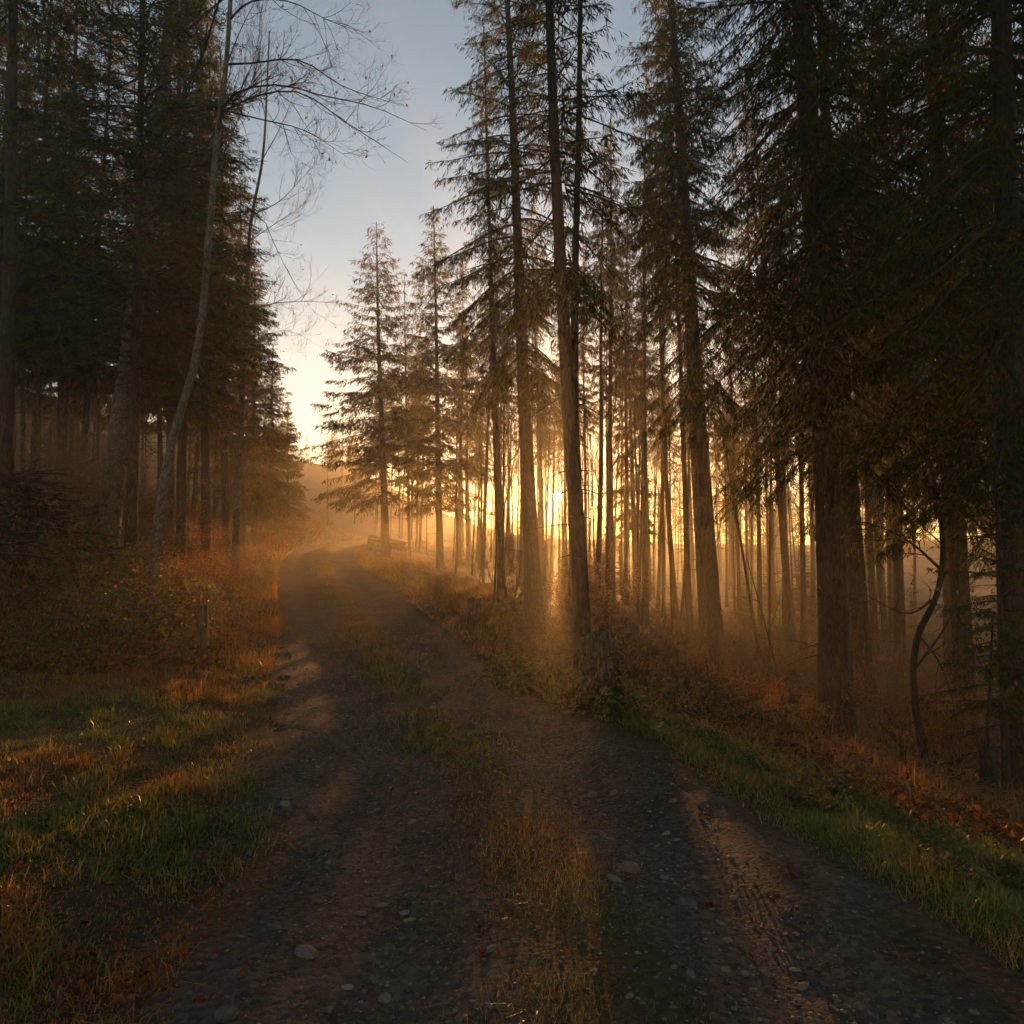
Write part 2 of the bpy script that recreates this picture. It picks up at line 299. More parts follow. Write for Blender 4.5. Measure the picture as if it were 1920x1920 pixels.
# ------------------------------------------------------------------ tree builders
def needle_col(n, rng, base=(.074, .082, .017), warm=.3):
    c = np.array(base)[None] * rng.uniform(.55, 1.35, (n, 1)); w = (rng.random((n, 1)) < warm)
    return np.where(w, c * np.array([[1.7, 1.05, .55]]), c)
def spruce_crown(name, H, cb, R, nbr, seed, dens=12, spacing=.05, tl=.17, tw=.016, droop=.5, hang=.9, e_lo=-12, e_hi=42, base=(.074, .082, .017), warm=.3, gaps=.0, dead=40, deadlen=1.3, flat=False):
    g = np.random.default_rng(seed); A = Acc(); cz = cb * H
    h = cz + (H * .99 - cz) * np.sort(g.random(nbr)) ** 1.0
    az = np.arange(nbr) * 2.39996 + g.normal(0, .35, nbr)
    BP, BR, PP, DD, LL = [], [], [], [], []
    for i in range(nbr):
        t = (h[i] - cz) / (H - cz)
        if g.random() < gaps * (1 - t): continue
        L = R * ((1 - t) ** .85) * (.6 + .4 * min(1, t / .18)) * g.uniform(.6, 1.15) + .12
        e0 = math.radians(e_lo + (e_hi - e_lo) * t ** 1.3 + g.normal(0, 6)); n = 9; s = np.linspace(0, 1, n)
        ang = e0 - droop * 1.6 * s * (1 - .35 * t) + droop * 1.5 * s ** 2.2
        st = L / (n - 1); r = np.concatenate([[0], np.cumsum(np.cos(ang[:-1]) * st)]); z = np.concatenate([[0], np.cumsum(np.sin(ang[:-1]) * st)])
        a = az[i] + .12 * g.normal() * s
        P = np.stack([r * np.cos(a), r * np.sin(a), h[i] + z], -1)
        BP.append(P); BR.append((.006 + .011 * L) * (1 - s * .9))
        m = max(4, int(dens * L * 2)); u = 1 - g.random(m) ** 1.1 * .9
        k = u * (n - 1); k0 = np.minimum(k.astype(int), n - 2); fr = (k - k0)[:, None]
        b0 = P[k0] * (1 - fr) + P[k0 + 1] * fr; T = unit(P[k0 + 1] - P[k0]); S = unit(np.cross(T, [0, 0, 1]))
        sd = np.where(g.random(m) < .5, -1, 1)[:, None]; an = g.uniform(.6, 1.15, m)[:, None]
        d = unit(T * np.cos(an) + S * sd * np.sin(an) + np.array([0, 0, -1]) * g.uniform(0, .45 * hang, (m, 1)))
        lb = (.10 + .34 * L * (1 - u) ** .8 * (.4 + u)) * g.uniform(.5, 1.2, m); lb = np.minimum(lb, .9)
        q = np.maximum((lb / spacing).astype(int), 2); idx = np.repeat(np.arange(m), q); Q = len(idx)
        v = g.random(Q)[:, None]; dl = d[idx]; l_ = lb[idx][:, None]
        p = b0[idx] + dl * l_ * v + np.array([[0, 0, -1]]) * (hang * .35 * l_ * v * v)
        sl = unit(np.cross(dl, [0, 0, 1])) * np.where(g.random(Q) < .5, -1, 1)[:, None]
        td = dl * g.uniform(.3, .9, (Q, 1)) + sl * g.uniform(.15, .8, (Q, 1)) + g.normal(0, .15, (Q, 3))
        td[:, 2] -= g.uniform(.2, 1.5, Q) * hang
        PP.append(p); DD.append(unit(td)); LL.append(tl * g.uniform(.5, 1.25, Q))
    V, Fq = tubes(np.array(BP), np.array(BR), 3); A.add(V, Fq, 1)
    if dead:
        n = 5; zs = H * (cb * g.random(dead) ** .7 + .04); a = g.uniform(0, 6.28, dead); L = deadlen * g.uniform(.25, 1, dead); s = np.linspace(0, 1, n)[None]
        rx = L[:, None] * s; zz = zs[:, None] + rx * (g.uniform(-.15, .35, (dead, 1))) - .45 * L[:, None] * s ** 2 * g.uniform(.2, 1.2, (dead, 1)); aa = a[:, None] + g.normal(0, .25, (dead, 1)) * s
        V, Fq = tubes(np.stack([rx * np.cos(aa), rx * np.sin(aa), zz], -1), .011 * (1 - .85 * s) * np.ones((dead, 1)), 3); A.add(V, Fq, 1)
    p = np.concatenate(PP); d = np.concatenate(DD); l = np.concatenate(LL); Q = len(p)
    V, Fq = rhombs(p, d, l, tw * g.uniform(.6, 1.3, Q), unit(g.normal(size=(Q, 3))))
    A.add(V, Fq, 0, needle_col(Q, g, base, warm))
    return A.mesh(name, [M['needle'], M['twig']])
def grow(A_P, A_R, p, d, L, r, lev, g, n=5, up=.15, spread=.7, kids=(5, 5, 4, 3), shrink=.62, wob=.16, tips=None):
    s = np.linspace(0, 1, n); dirs = [d]; pts = [p]
    for k in range(n - 1):
        dn = dirs[-1] + g.normal(0, wob, 3); dn[2] += up * .35; dn = dn / np.linalg.norm(dn); dirs.append(dn); pts.append(pts[-1] + dn * L / (n - 1))
    pts = np.array(pts); A_P.append(pts); A_R.append(r * (1 - .7 * s))
    if tips is not None and lev <= 1: tips.append((pts[-1], dirs[-1])); tips.append((pts[2], dirs[2]))
    if lev <= 0: return
    nk = kids[min(len(kids) - 1, lev)] if isinstance(kids, tuple) else kids
    for k in range(nk):
        t = g.uniform(.3, 1.0); i = min(int(t * (n - 1)), n - 2); q = pts[i] + (pts[i + 1] - pts[i]) * (t * (n - 1) - i)
        nd = dirs[i] + spread * unit(g.normal(size=3)); nd[2] += up; nd = nd / np.linalg.norm(nd)
        grow(A_P, A_R, q, nd, L * shrink * g.uniform(.6, 1.1), max(r * (1 - .6 * t) * .6, .0022), lev - 1, g, n, up, spread, kids, shrink, wob, tips)
def leafblades(p, d, l, w, g, colr):
    """Folded oval leaves: two quads each."""
    nrm = unit(g.normal(size=p.shape) + np.array([0, 0, .8])); s = unit(np.cross(d, nrm)); up = np.cross(s, d)
    l = l[:, None]; w = w[:, None]
    c0 = p; c1 = p + d * l * .5 - up * l * .02; c2 = p + d * l - up * l * .18
    a = p + d * l * .42 + s * w + up * w * .5; b = p + d * l * .42 - s * w + up * w * .5
    V = np.stack([c0, a, c2, b, c1], 1).reshape(-1, 3); i = np.arange(len(p))[:, None] * 5
    return V, np.concatenate([i + np.array([[0, 4, 1]]), i + np.array([[4, 2, 1]]), i + np.array([[0, 3, 4]]), i + np.array([[4, 3, 2]])]), np.tile(colr, (4, 1))
def pal(g, n, cols, jit=.3):
    c = np.array(cols)[g.integers(0, len(cols), n)]; return c * g.uniform(1 - jit, 1 + jit, (n, 1))
BROWN_LEAF = [(.22, .075, .018), (.27, .11, .024), (.16, .055, .016), (.28, .14, .03)]
BRAMBLE = [(.08, .115, .02), (.11, .125, .022), (.06, .085, .018), (.26, .14, .022), (.28, .08, .02)]
def bare_crown(name, H, seed, lev=4, leaves=200, r0=.06, start=.4, spread=.75, nl=12, bark='twig', up=.35):
    g = np.random.default_rng(seed); P, R, tips = [], [], []
    for k in range(nl):
        z = H * (start + (1 - start) * (k / nl) ** .9 * .85); a = k * 2.4 + g.normal(0, .4)
        d = np.array([math.cos(a), math.sin(a), g.uniform(.4, 1.3)]); d /= np.linalg.norm(d)
        grow(P, R, np.array([0, 0, z]), d, H * .26 * (1.1 - .6 * k / nl), r0 * (1 - .7 * k / nl), lev - 1, g, up=up, spread=spread, kids=(3, 5, 5, 5), tips=tips)
    A = Acc(); V, Fq = tubes(np.array(P), np.array(R), 3); A.add(V, Fq, 0)
    if leaves and tips:
        ii = g.integers(0, len(tips), leaves); p = np.array([tips[i][0] for i in ii]) + g.normal(0, .06, (leaves, 3)); d = unit(g.normal(size=(leaves, 3)) + np.array([0, 0, -.6]))
        V, Fq, c = leafblades(p, d, g.uniform(.05, .09, leaves), g.uniform(.015, .03, leaves), g, pal(g, leaves, BROWN_LEAF)); A.add(V, Fq, 1, c)
    return A.mesh(name, [M[bark], M['leaf']])
def trunk_mesh(name, pts, r0, r1, mat, k=12, flare=1.5, n=26, seed=0):
    P = resample(pts, n) if len(pts) != n else np.asarray(pts); t = np.linspace(0, 1, n); g = np.random.default_rng(seed)
    hgt = np.concatenate([[0], np.cumsum(np.linalg.norm(np.diff(P, axis=0), axis=1))])
    R = (r0 + (r1 - r0) * t ** .9) * (1 + (flare - 1) * np.exp(-np.maximum(hgt - .35, 0) / (r0 * 2.2 + .05)) * .9)
    V, Fq = tubes(P[None], R[None], k); V = V.reshape(n, k, 3)
    a = np.arange(k) * 2 * math.pi / k; lob = np.cos(a * 4 + g.uniform(0, 6)) * .16 + np.cos(a * 3 + 1) * .08
    w = np.exp(-hgt / (r0 * 3 + .15))[:, None] * lob[None] + .035 * g.normal(size=(n, k))
    V = P[:, None] + (V - P[:, None]) * (1 + w[..., None]); return mesh(name, V.reshape(-1, 3), [Fq], mat, smooth_sh=True)
def align(z):
    z = Vector(z).normalized(); return Vector((0, 0, 1)).rotation_difference(z).to_matrix().to_4x4()
CR = {}
TRK = [trunk_mesh('trunk', [(0, 0, -.4), (g_ * .1, .06, 6), (-.05, g_ * .08, 13), (0, 0, 20)], .17, .015, M['bark'], k=9, seed=40 + i) for i, g_ in enumerate((1, -1, .5))]
def tree(name, label, cat, px, depth, H, dbh=None, crown=None, cw=1.0, up=None, group=None, mat='bark', rot=None, top_r=.02, bend=0., zoff=0., x=None, tk=1.0, flare=1.4, cz=0.):
    X = wx(px, depth) if x is None else x; z = float(zt(X, depth)) + zoff
    H = min(H, TOP - .3 - z)
    e = bpy.data.objects.new(name, None); COL.objects.link(e); e.empty_display_size = .2
    base = Vector((X, depth, z)); Mx = Matrix.Identity(4)
    if up is not None: Mx = align(Vector(pix(up[0], up[1], depth)) - base)
    rot = RNG.uniform(0, 6.28) if rot is None else rot
    e.matrix_world = Matrix.Translation(base) @ Mx
    s = H / 20.0
    if dbh is None:
        o = obj('trunk', TRK[RNG.integers(0, 3)], e); o.rotation_euler = (0, 0, rot); o.scale = (s * tk, s * tk, s)
    else:
        w = dbh * .5 + bend
        me = trunk_mesh('trunk', [(0, 0, -.5), (w * rr(-.3, .3), w * rr(-.3, .3), H * .3), (w * rr(-.3, .3), w * rr(-.3, .3), H * .65), (0, 0, H + cz)], dbh / 2, top_r, M[mat], k=16, n=40, seed=RNG.integers(1e6), flare=flare)
        o = obj('trunk', me, e)
    if crown is not None:
        me, H0 = CR[crown]; c = obj('crown', me, e); c.rotation_euler = (0, 0, rot); c.scale = (H / H0 * cw, H / H0 * cw, H / H0); c.location = (0, 0, cz)
    tag(e, label, cat, group); return e
DARKG = (.046, .068, .018)
CR['full_a'] = (spruce_crown('spruce_crown', 18, .17, 3.4, 185, 1, dens=10, spacing=.05, tl=.25, tw=.016, droop=.42, hang=1.1, e_lo=-8, gaps=.12), 18)
CR['full_b'] = (spruce_crown('spruce_crown', 18, .20, 2.9, 170, 2, dens=10, spacing=.05, tl=.25, tw=.016, droop=.5, hang=1.0, e_lo=-4, gaps=.2), 18)
CR['wall_a'] = (spruce_crown('spruce_crown', 20, .20, 3.2, 250, 12, dens=12, spacing=.052, tl=.2, tw=.016, droop=.4, hang=.7, e_lo=-6, e_hi=40, base=(.07, .08, .017)), 20)
CR['high_a'] = (spruce_crown('spruce_crown', 22, .45, 2.6, 150, 3, dens=9, spacing=.048, tl=.2, tw=.018, droop=.6, hang=.9, e_lo=-18, gaps=.15, dead=70, deadlen=1.6), 22)
CR['high_b'] = (spruce_crown('spruce_crown', 22, .52, 2.3, 140, 4, dens=9, spacing=.048, tl=.2, tw=.018, droop=.6, hang=.9, e_lo=-20, gaps=.25, dead=80, deadlen=1.8), 22)
CR['vhigh'] = (spruce_crown('spruce_crown', 22, .63, 2.2, 105, 5, dens=9, spacing=.05, tl=.2, tw=.018, droop=.6, hang=.9, e_lo=-18, gaps=.1, dead=40, deadlen=1.4), 22)
CR['high_c'] = (spruce_crown('spruce_crown', 22, .36, 2.9, 150, 6, dens=8, spacing=.048, tl=.2, tw=.018, droop=.6, hang=.95, e_lo=-25, gaps=.3, dead=60, deadlen=1.5), 22)
CR['hero_a'] = (spruce_crown('spruce_crown', 22, .30, 3.4, 210, 7, dens=12, spacing=.034, tl=.15, tw=.0095, droop=.6, hang=.9, e_lo=-25, gaps=.15, dead=60, deadlen=1.4), 22)
CR['hero_b'] = (spruce_crown('spruce_crown', 22, .19, 3.1, 340, 8, dens=12, spacing=.031, tl=.13, tw=.0075, droop=.7, hang=.9, e_lo=-30, e_hi=30, dead=24, deadlen=1.1, gaps=.12, base=(.064, .074, .016)), 22)
CR['fir'] = (spruce_crown('fir_crown', 16, .22, 2.8, 260, 9, dens=13, spacing=.034, tl=.12, tw=.008, droop=.25, hang=.25, e_lo=-4, e_hi=35, base=DARKG, warm=.05, dead=20), 16)
CR['young'] = (spruce_crown('spruce_crown', 9, .06, 2.1, 120, 10, dens=13, spacing=.034, tl=.1, tw=.008, droop=.5, hang=.6, e_lo=-10, e_hi=40, base=DARKG, warm=.08, dead=0), 9)
CR['bare_a'] = (bare_crown('bare_crown', 14, 21, lev=4, leaves=260, r0=.045), 14)
CR['bare_b'] = (bare_crown('bare_crown', 12, 22, lev=4, leaves=160, r0=.035, start=.3, spread=.6, up=.6), 12)
CR['beech'] = (bare_crown('beech_crown', 11, 23, lev=4, leaves=9000, r0=.04, start=.18, spread=.85, up=.15), 11)
CR['pole'] = (bare_crown('bare_crown', 10, 24, lev=2, leaves=60, r0=.016, start=.35, spread=.6, nl=26, up=.5), 10)

# ------------------------------------------------------------------ hero trees (photo pixel of base, distance, size)
S = 'spruce_tree'; ST = 'tree'
tree(S, 'straight spruce with sunlit orange edge at the left border beside the brush pile', ST, 4, 14, 21, .32, 'high_b', 1.0, (28, 100))
tree('beech_tree', 'thick pale grey leaning trunk rising from the twiggy bank left of the track', ST, 200, 14.5, 16, .42, 'bare_a', .9, (318, 60), mat='bark_grey', top_r=.08)
tree('fir_tree', 'dark green dense fir whose boughs hang around the grey leaning trunk', ST, 246, 14.0, 17, .24, 'fir', 1.0, (268, 60))
tree('fir_tree', 'second dark fir beside the thin leaning bare tree', ST, 340, 17.5, 15.5, .24, 'fir', 1.0, (345, 200))
GL = 'spruces lining the left edge of the track'
tree(S, 'spruce with pale lichen trunk standing just behind the thin leaning bare tree', ST, 388, 22, 19, .3, 'high_c', .9, (378, 200), GL)
tree(S, 'spruce with wide green boughs on the bank, nearest the bare overhanging branches', ST, 425, 26, 18, .3, 'high_c', 1.1, (415, 200), GL)
tree(S, 'spruce on the bank with low sunlit boughs, third back along the left edge', ST, 455, 31, 17, .32, 'full_b', 1.05, (450, 300), GL, cz=-1.5)
tree(S, 'spruce forming the slanting silhouette against pale sky left of the gap', ST, 478, 36, 15.5, .3, 'wall_a', 1.1, (478, 300), GL, cz=-1.5)
tree(S, 'smaller spruce with boughs reaching into the sky gap above the bend', ST, 512, 41, 12.5, .26, 'full_a', 1.0, (512, 400), GL, cz=-1.5)
tree(S, 'last spruce of the left row, lowest at the bend of the track', ST, 540, 47, 10, .24, 'wall_a', 1.0, (540, 500), GL, cz=-1.5)
tree(S, 'pointed spruce with layered drooping boughs right of the sky gap', ST, 725, 41, 19.0, .5, 'full_a', 1.45, (706, 430))
tree(S, 'pointed spruce with narrow tip, second right of the sky gap', ST, 826, 39, 20, .42, 'full_a', 1.2, (813, 400))
tree('bare_tree', 'slim nearly leafless tree between the two pointed spruces', ST, 768, 44, 17, .2, 'pole', 1.0, (757, 460), mat='twig')
tree(S, 'shorter bushy spruce behind the second pointed spruce', ST, 880, 50, 15.5, .4, 'high_c', 1.0, (872, 640))
tree('larch_tree', 'tall slim larch with wispy bare upper branches left of the sun', ST, 942, 25, 20, .32, 'high_c', .6, (916, 330))
tree(S, 'tall brown spruce trunk catching a pale ray of light left of the sun', ST, 1003, 18, 22, .44, 'hero_a', .95, (952, 60))
e = tree(S, 'tall twin spruce with lit mist behind its trunk, front stem, right of the sun', ST, 1342, 18, 23, .40, 'hero_a', .85, (1262, 60))
tree(S, 'back stem spruce close behind the twin trunk right of the sun', ST, 1322, 19.5, 22, .34, 'high_a', .8, (1268, 250))
tree(S, 'massive spruce trunk with flared foot beside the grassy verge', ST, 1562, 11, 22, .46, 'hero_b', 1.05, (1510, 150), rot=.5, top_r=.06, flare=1.3)
tree(S, 'broad spruce trunk half hidden behind the massive flared trunk', ST, 1612, 15.5, 22, .46, 'high_a', .9, (1560, 300))
tree(S, 'near dark spruce filling the right border with shadowy boughs', ST, 1905, 9, 20, .42, 'hero_b', 1.25, (1880, 100), rot=2.1)
tree(S, 'dark spruce behind the crooked bare tree, boughs across the upper right', ST, 1800, 14, 22, .4, 'hero_b', 1.15, (1755, 100))
tree(S, 'young dark spruce with low boughs above the broken stump at the right border', ST, 1870, 8.2, 5.2, .1, 'young', .8, (1868, 900), top_r=.008)
tree(S, 'misty spruce crown standing right of the sun behind the thin trunks', ST, 1192, 36, 15.5, .34, 'full_b', .85, (1176, 560))
tree('beech_tree', 'bare branching tree with fine twigs above the sun', ST, 1150, 33, 15, .2, 'bare_a', .8, (1140, 430), mat='twig')
tree('beech_tree', 'orange-leaved beech glowing behind the dark boughs on the right', ST, 1800, 21, 11, .16, 'beech', 1.0, (1790, 500), mat='bark_grey')
tree('beech_tree', 'orange-leaved beech seen through boughs beside the massive trunk', ST, 1650, 38, 19, .2, 'beech', .9, (1630, 300), mat='bark_grey')
tree('pole_tree', 'thin leaning dark sapling trunk between the twin trunks and massive trunk', ST, 1418, 22, 9, .1, 'pole', .9, (1378, 950), mat='bark')
tree(S, 'slightly leaning misty trunk halfway between twin trunks and massive trunk', ST, 1480, 26, 20, .3, 'high_b', .8, (1462, 900))

GD = 'dark spruces behind the massive trunk'
for px_, d_, cw_ in ((1680, 20, .9), (1775, 19, .9), (1970, 13, 1.0)):
    tree(S, 'dark spruce with dense boughs in the gloom right of the massive trunk', ST, px_, d_, 20, .34, 'high_c', cw_, None, GD)
GF = 'dark conifers behind the grey leaning trunk'
for px_, d_, k_ in ((110, 21, 'wall_a'), (315, 20.5, 'wall_a'), (-20, 20, 'fir')):
    tree(S, 'dark conifer in the gloom behind the grey leaning trunk', ST, px_, d_, 18, .28, k_, .9, None, GF)

def fork_tree():
    d = 9.3; X = wx(1096, d); z = float(zt(X, d)); e = bpy.data.objects.new('spruce_tree', None); COL.objects.link(e); e.location = (X, d, z); O = np.array([X, d, z])
    st = [np.array([X, d, z - .4]) - O] + [pix(a, b, d) - O for a, b in ((1092, 1180), (1083, 1000), (1072, 850), (1060, 650), (1046, 400), (1035, 150), (1030, 0), (1027, -200), (1025, -500))]
    obj('trunk', trunk_mesh('trunk', st, .118, .03, M['bark_dark'], k=18, n=60, seed=3, flare=1.4), e)
    s2 = [pix(a, b, d + c) - O for a, b, c in ((1082, 900, .02), (1077, 780, .05), (1077, 640, .1), (1080, 450, .1), (1086, 200, .12), (1088, 0, .12), (1091, -300, .1))]
    obj('second_stem', trunk_mesh('second_stem', s2, .06, .02, M['bark_dark'], k=12, n=40, seed=4, flare=1.0), e)
    me = spruce_crown('spruce_crown', 11.3, .44, 1.5, 165, 31, dens=12, spacing=.034, tl=.14, tw=.008, droop=.6, hang=.9, e_lo=-20, dead=46, deadlen=.8, gaps=.25)
    c = obj('crown', me, e); top = Vector(st[-1] - st[0]); c.matrix_local = align(top)
    tag(e, 'forked dark trunk in front of the sun, beside the mossy stump', 'tree')
fork_tree()

def path_tree(name, label, d, path, r0, r1, limbs, mat, seed, lev=2, leaves=80, kids=(3, 4, 4), L=.9, twig='twig', up=.1):
    g = np.random.default_rng(seed); px, py = path[0]; X = wx(px, d); z = float(zt(X, d)); O = np.array([X, d, z])
    e = bpy.data.objects.new(name, None); COL.objects.link(e); e.location = O
    pts = [np.array([0, 0, -.3])] + [pix(a, b, d) - O for a, b in path[1:]]
    obj('trunk', trunk_mesh('trunk', pts, r0, r1, M[mat], k=12, n=40, seed=seed, flare=1.25), e)
    P, R, tips = [], [], []
    for lm in limbs:
        q = resample([pix(a, b, d + dd) - O for a, b, dd in lm[1:]], 15); r = lm[0]
        for j in range(3):
            seg = q[j * 5 - (1 if j else 0): j * 5 + 5]; seg = resample(seg, 5); P.append(seg); R.append(np.linspace(r * (1 - j * .3), r * (1 - (j + 1) * .3), 5))
        tl = np.linalg.norm(q[-1] - q[0])
        for k in range(int(5 + tl * 4)):
            t = g.uniform(.15, 1); i = min(int(t * 14), 13); dr = unit(q[i + 1] - q[i]) + .8 * unit(g.normal(size=3)); dr = dr / np.linalg.norm(dr)
            grow(P, R, q[i], dr, L * g.uniform(.4, 1.1) * (1.2 - .5 * t), max(r * .4 * (1 - .5 * t), .003), lev - 1, g, up=up, spread=.8, kids=kids, shrink=.6, tips=tips)
    A = Acc(); V, Fq = tubes(np.array(P), np.array(R), 3); A.add(V, Fq, 0)
    if leaves:
        ii = g.integers(0, len(tips), leaves); p = np.array([tips[i][0] for i in ii]) + g.normal(0, .02, (leaves, 3)); dd = unit(g.normal(size=(leaves, 3)) + np.array([0, 0, -1.]))
        V, Fq, c = leafblades(p, dd, g.uniform(.04, .08, leaves), g.uniform(.012, .025, leaves), g, pal(g, leaves, BROWN_LEAF)); A.add(V, Fq, 1, c)
    obj('crown', A.mesh('bare_crown', [M[twig], M['leaf']]), e)
    tag(e, label, 'tree'); return e
path_tree('bare_tree', 'thin leaning bare tree whose branches overhang the sky gap', 13,
          [(288, 1000), (305, 920), (322, 832), (365, 680), (392, 440), (406, 270), (423, 128), (436, -60), (446, -200)], .09, .03,
          [(.030, (406, 270, 0), (423, 190, -.1), (520, 158, -.3), (600, 178, -.4), (700, 200, -.5), (800, 245, -.6)),
           (.026, (412, 212, 0), (480, 180, .2), (550, 170, .3), (650, 230, .4), (765, 305, .4)),
           (.022, (415, 205, 0), (500, 226, -.4), (560, 240, -.5), (660, 300, -.6)),
           (.026, (424, 120, 0), (470, 118, .3), (560, 112, .4), (640, 160, .4), (760, 200, .3)),
           (.024, (428, 40, 0), (460, 8, -.2), (540, 2, -.4), (620, 40, -.4), (680, 60, -.5)),
           (.020, (436, -60, 0), (500, -90, -.2), (590, -60, -.2), (650, 10, -.3)),
           (.018, (423, 128, 0), (450, 60, .3), (500, -40, .4)), (.016, (400, 340, 0), (440, 240, .4), (500, 90, .6))], 'bark_grey', 61, lev=3, leaves=130, L=.95)
path_tree('bare_tree', 'pale bare tree on the bank with a drooping bough before the bright sky', 22,
          [(440, 990), (452, 800), (462, 600), (470, 420), (492, 300), (500, 180), (505, 60)], .1, .02,
          [(.022, (466, 520, 0), (485, 400, -.3), (520, 470, -.6), (560, 545, -.8), (602, 602, -.9)),
           (.026, (462, 590, 0), (500, 572, -.5), (560, 565, -.9), (640, 568, -1)), (.012, (470, 640, 0), (540, 620, -.8), (610, 655, -1)),
           (.022, (480, 400, 0), (520, 380, .2), (570, 330, .4), (610, 290, .5)), (.02, (492, 300, 0), (530, 230, .2), (560, 150, .3)),
           (.018, (470, 450, 0), (500, 430, -.4), (560, 390, -.5), (590, 370, -.5)), (.018, (498, 220, 0), (480, 140, .2), (470, 60, .4))], 'bark_grey', 62, lev=3, leaves=50, L=1.2, twig='drytwig', up=.35)
path_tree('crooked_tree', 'crooked dark bare tree with arching branches right of the massive trunk', 9.2,
          [(1730, 1480), (1728, 1390), (1712, 1260), (1722, 1190), (1755, 1120), (1768, 1040), (1756, 930), (1742, 860)], .056, .022,
          [(.022, (1755, 1120, 0), (1700, 1150, -.3), (1640, 1125, -.5), (1600, 1100, -.6)), (.026, (1765, 1070, 0), (1710, 1020, -.2), (1640, 985, -.4), (1600, 975, -.5)),
           (.024, (1764, 1000, 0), (1800, 960, .3), (1850, 1000, .5), (1900, 1080, .6)), (.026, (1756, 930, 0), (1790, 850, .2), (1840, 780, .4), (1900, 760, .5)),
           (.022, (1745, 880, 0), (1700, 800, -.2), (1650, 740, -.3)), (.016, (1720, 1190, 0), (1760, 1240, -.3), (1790, 1330, -.5), (1800, 1420, -.5)),
           (.022, (1712, 1260, 0), (1770, 1180, .2), (1800, 1120, .4), (1850, 1060, .5)), (.016, (1742, 860, 0), (1735, 760, .2), (1760, 660, .3))], 'bark_dark', 63, lev=3, leaves=90, L=.8)
path_tree('sapling', 'bare forked sapling in the mist left of the massive trunk', 12.5,
          [(1470, 1360), (1462, 1290), (1440, 1190), (1415, 1100), (1398, 1040)], .022, .006,
          [(.009, (1462, 1290, 0), (1490, 1255, -.1), (1510, 1235, -.2)), (.008, (1440, 1190, 0), (1462, 1120, .1), (1470, 1060, .2)), (.008, (1425, 1130, 0), (1400, 1120, 0), (1370, 1130, .1))], 'twig', 64, lev=2, leaves=14, L=.5)
path_tree('sapling', 'thin straight dark sapling at the right border by the broken stump', 8.0,
          [(1853, 1530), (1852, 1400), (1856, 1280), (1862, 1150)], .022, .01, [(.008, (1854, 1350, 0), (1880, 1300, 0), (1900, 1290, 0)), (.008, (1856, 1280, 0), (1830, 1230, 0), (1800, 1210, 0))], 'bark_dark', 65, lev=2, leaves=10, L=.5)

# ------------------------------------------------------------------ background trees, each one an object of its own
def scatter(rows, names, label, group, Hs, crowns, cws=(.7, 1.0), mat='bark', dbh=None, lean=.02, nm=S):
    for i, (px, dep) in enumerate(rows):
        H = RNG.uniform(*Hs); e = tree(nm, label, 'tree', px, dep, H, dbh, crowns[RNG.integers(0, len(crowns))], RNG.uniform(*cws), None, group, mat, tk=RNG.uniform(.55, .85))
        e.rotation_euler = (RNG.normal(0, lean), RNG.normal(0, lean), 0)
mid = [(1118, 27), (1146, 30), (1165, 44), (1208, 26), (1232, 33), (1265, 30), (1290, 24), (1098, 38), (1020, 36), (975, 40), (905, 38), (862, 45), (1385, 34), (1300, 46), (1245, 52)]
scatter(mid, S, 'slim misty spruce trunk in the backlit stand around the sun', 'backlit trunks around the sun', (18, 22), ['vhigh'], (.5, .8))
mid2 = [(1034, 50), (1062, 55), (1026, 61), (1048, 66), (1010, 57), (1088, 44), (1122, 38), (1150, 47), (1172, 33), (1215, 40), (1240, 46), (1285, 42), (1195, 52), (900, 46), (868, 54), (955, 47), (985, 54), (1012, 46), (930, 58), (1400, 46), (1440, 40), (1330, 50), (1370, 56)]
scatter(mid2, S, 'misty high-crowned spruce in the stand behind the forked trunk', 'misty crowns behind the forked trunk', (15.5, 18.5), ['high_b'], (.75, 1.05))
g0 = np.random.default_rng(77)
rows = [(p, d) for p, d in zip(g0.uniform(1420, 2050, 30), g0.uniform(20, 62, 30))] + [(1636, 24), (1656, 27), (1690, 23), (1672, 33)]
scatter(rows, S, 'slim spruce in the misty stand behind the massive right trunk', 'misty trunks on the right slope', (16, 22), ['high_a', 'high_b', 'high_c'], (.6, .9))
rows = [(p, d) for p, d in zip(g0.uniform(1200, 1420, 16), g0.uniform(46, 74, 16))]
scatter(rows, S, 'far spruce in golden mist beyond the twin trunk', 'far trees in the golden mist', (13, 18), ['high_b', 'high_c'], (.5, .8))
rows = [(p, d) for p, d in zip(g0.uniform(690, 900, 14), g0.uniform(48, 66, 14))]
scatter(rows, S, 'far spruce behind the pointed spruces in the mist', 'far trees behind the pointed spruces', (12, 16), ['high_b', 'high_b', 'high_a'], (.7, 1.0))
rows = [(60, 20), (108, 24), (128, 30), (150, 22), (40, 28), (-20, 22), (300, 26), (335, 30), (362, 26), (402, 34), (420, 40), (350, 38), (445, 44), (462, 50), (180, 34), (90, 38), (240, 30), (265, 40), (20, 36), (-60, 30), (205, 44), (310, 48), (140, 46), (60, 48), (380, 52), (410, 58), (-90, 40)]
scatter(rows, S, 'slim spruce trunk in the shaded forest left of the track', 'trunks in the shaded left forest', (16, 20), ['high_a', 'high_b', 'wall_a', 'full_b'], (.7, .95))
rows = [(75, 26), (270, 34), (330, 24), (170, 28), (430, 30)]
scatter(rows, None, 'rusty-leaved young beech among the shaded left trunks', 'rusty beeches in the left forest', (6, 9), ['beech'], (.8, 1.1), 'bark_grey', nm='beech_tree')
rows = [(1105, 40), (1135, 24), (1225, 42), (1000, 46), (960, 50), (920, 52), (1360, 40), (1450, 36), (1540, 44), (850, 48), (800, 50), (1085, 30), (1270, 58)]
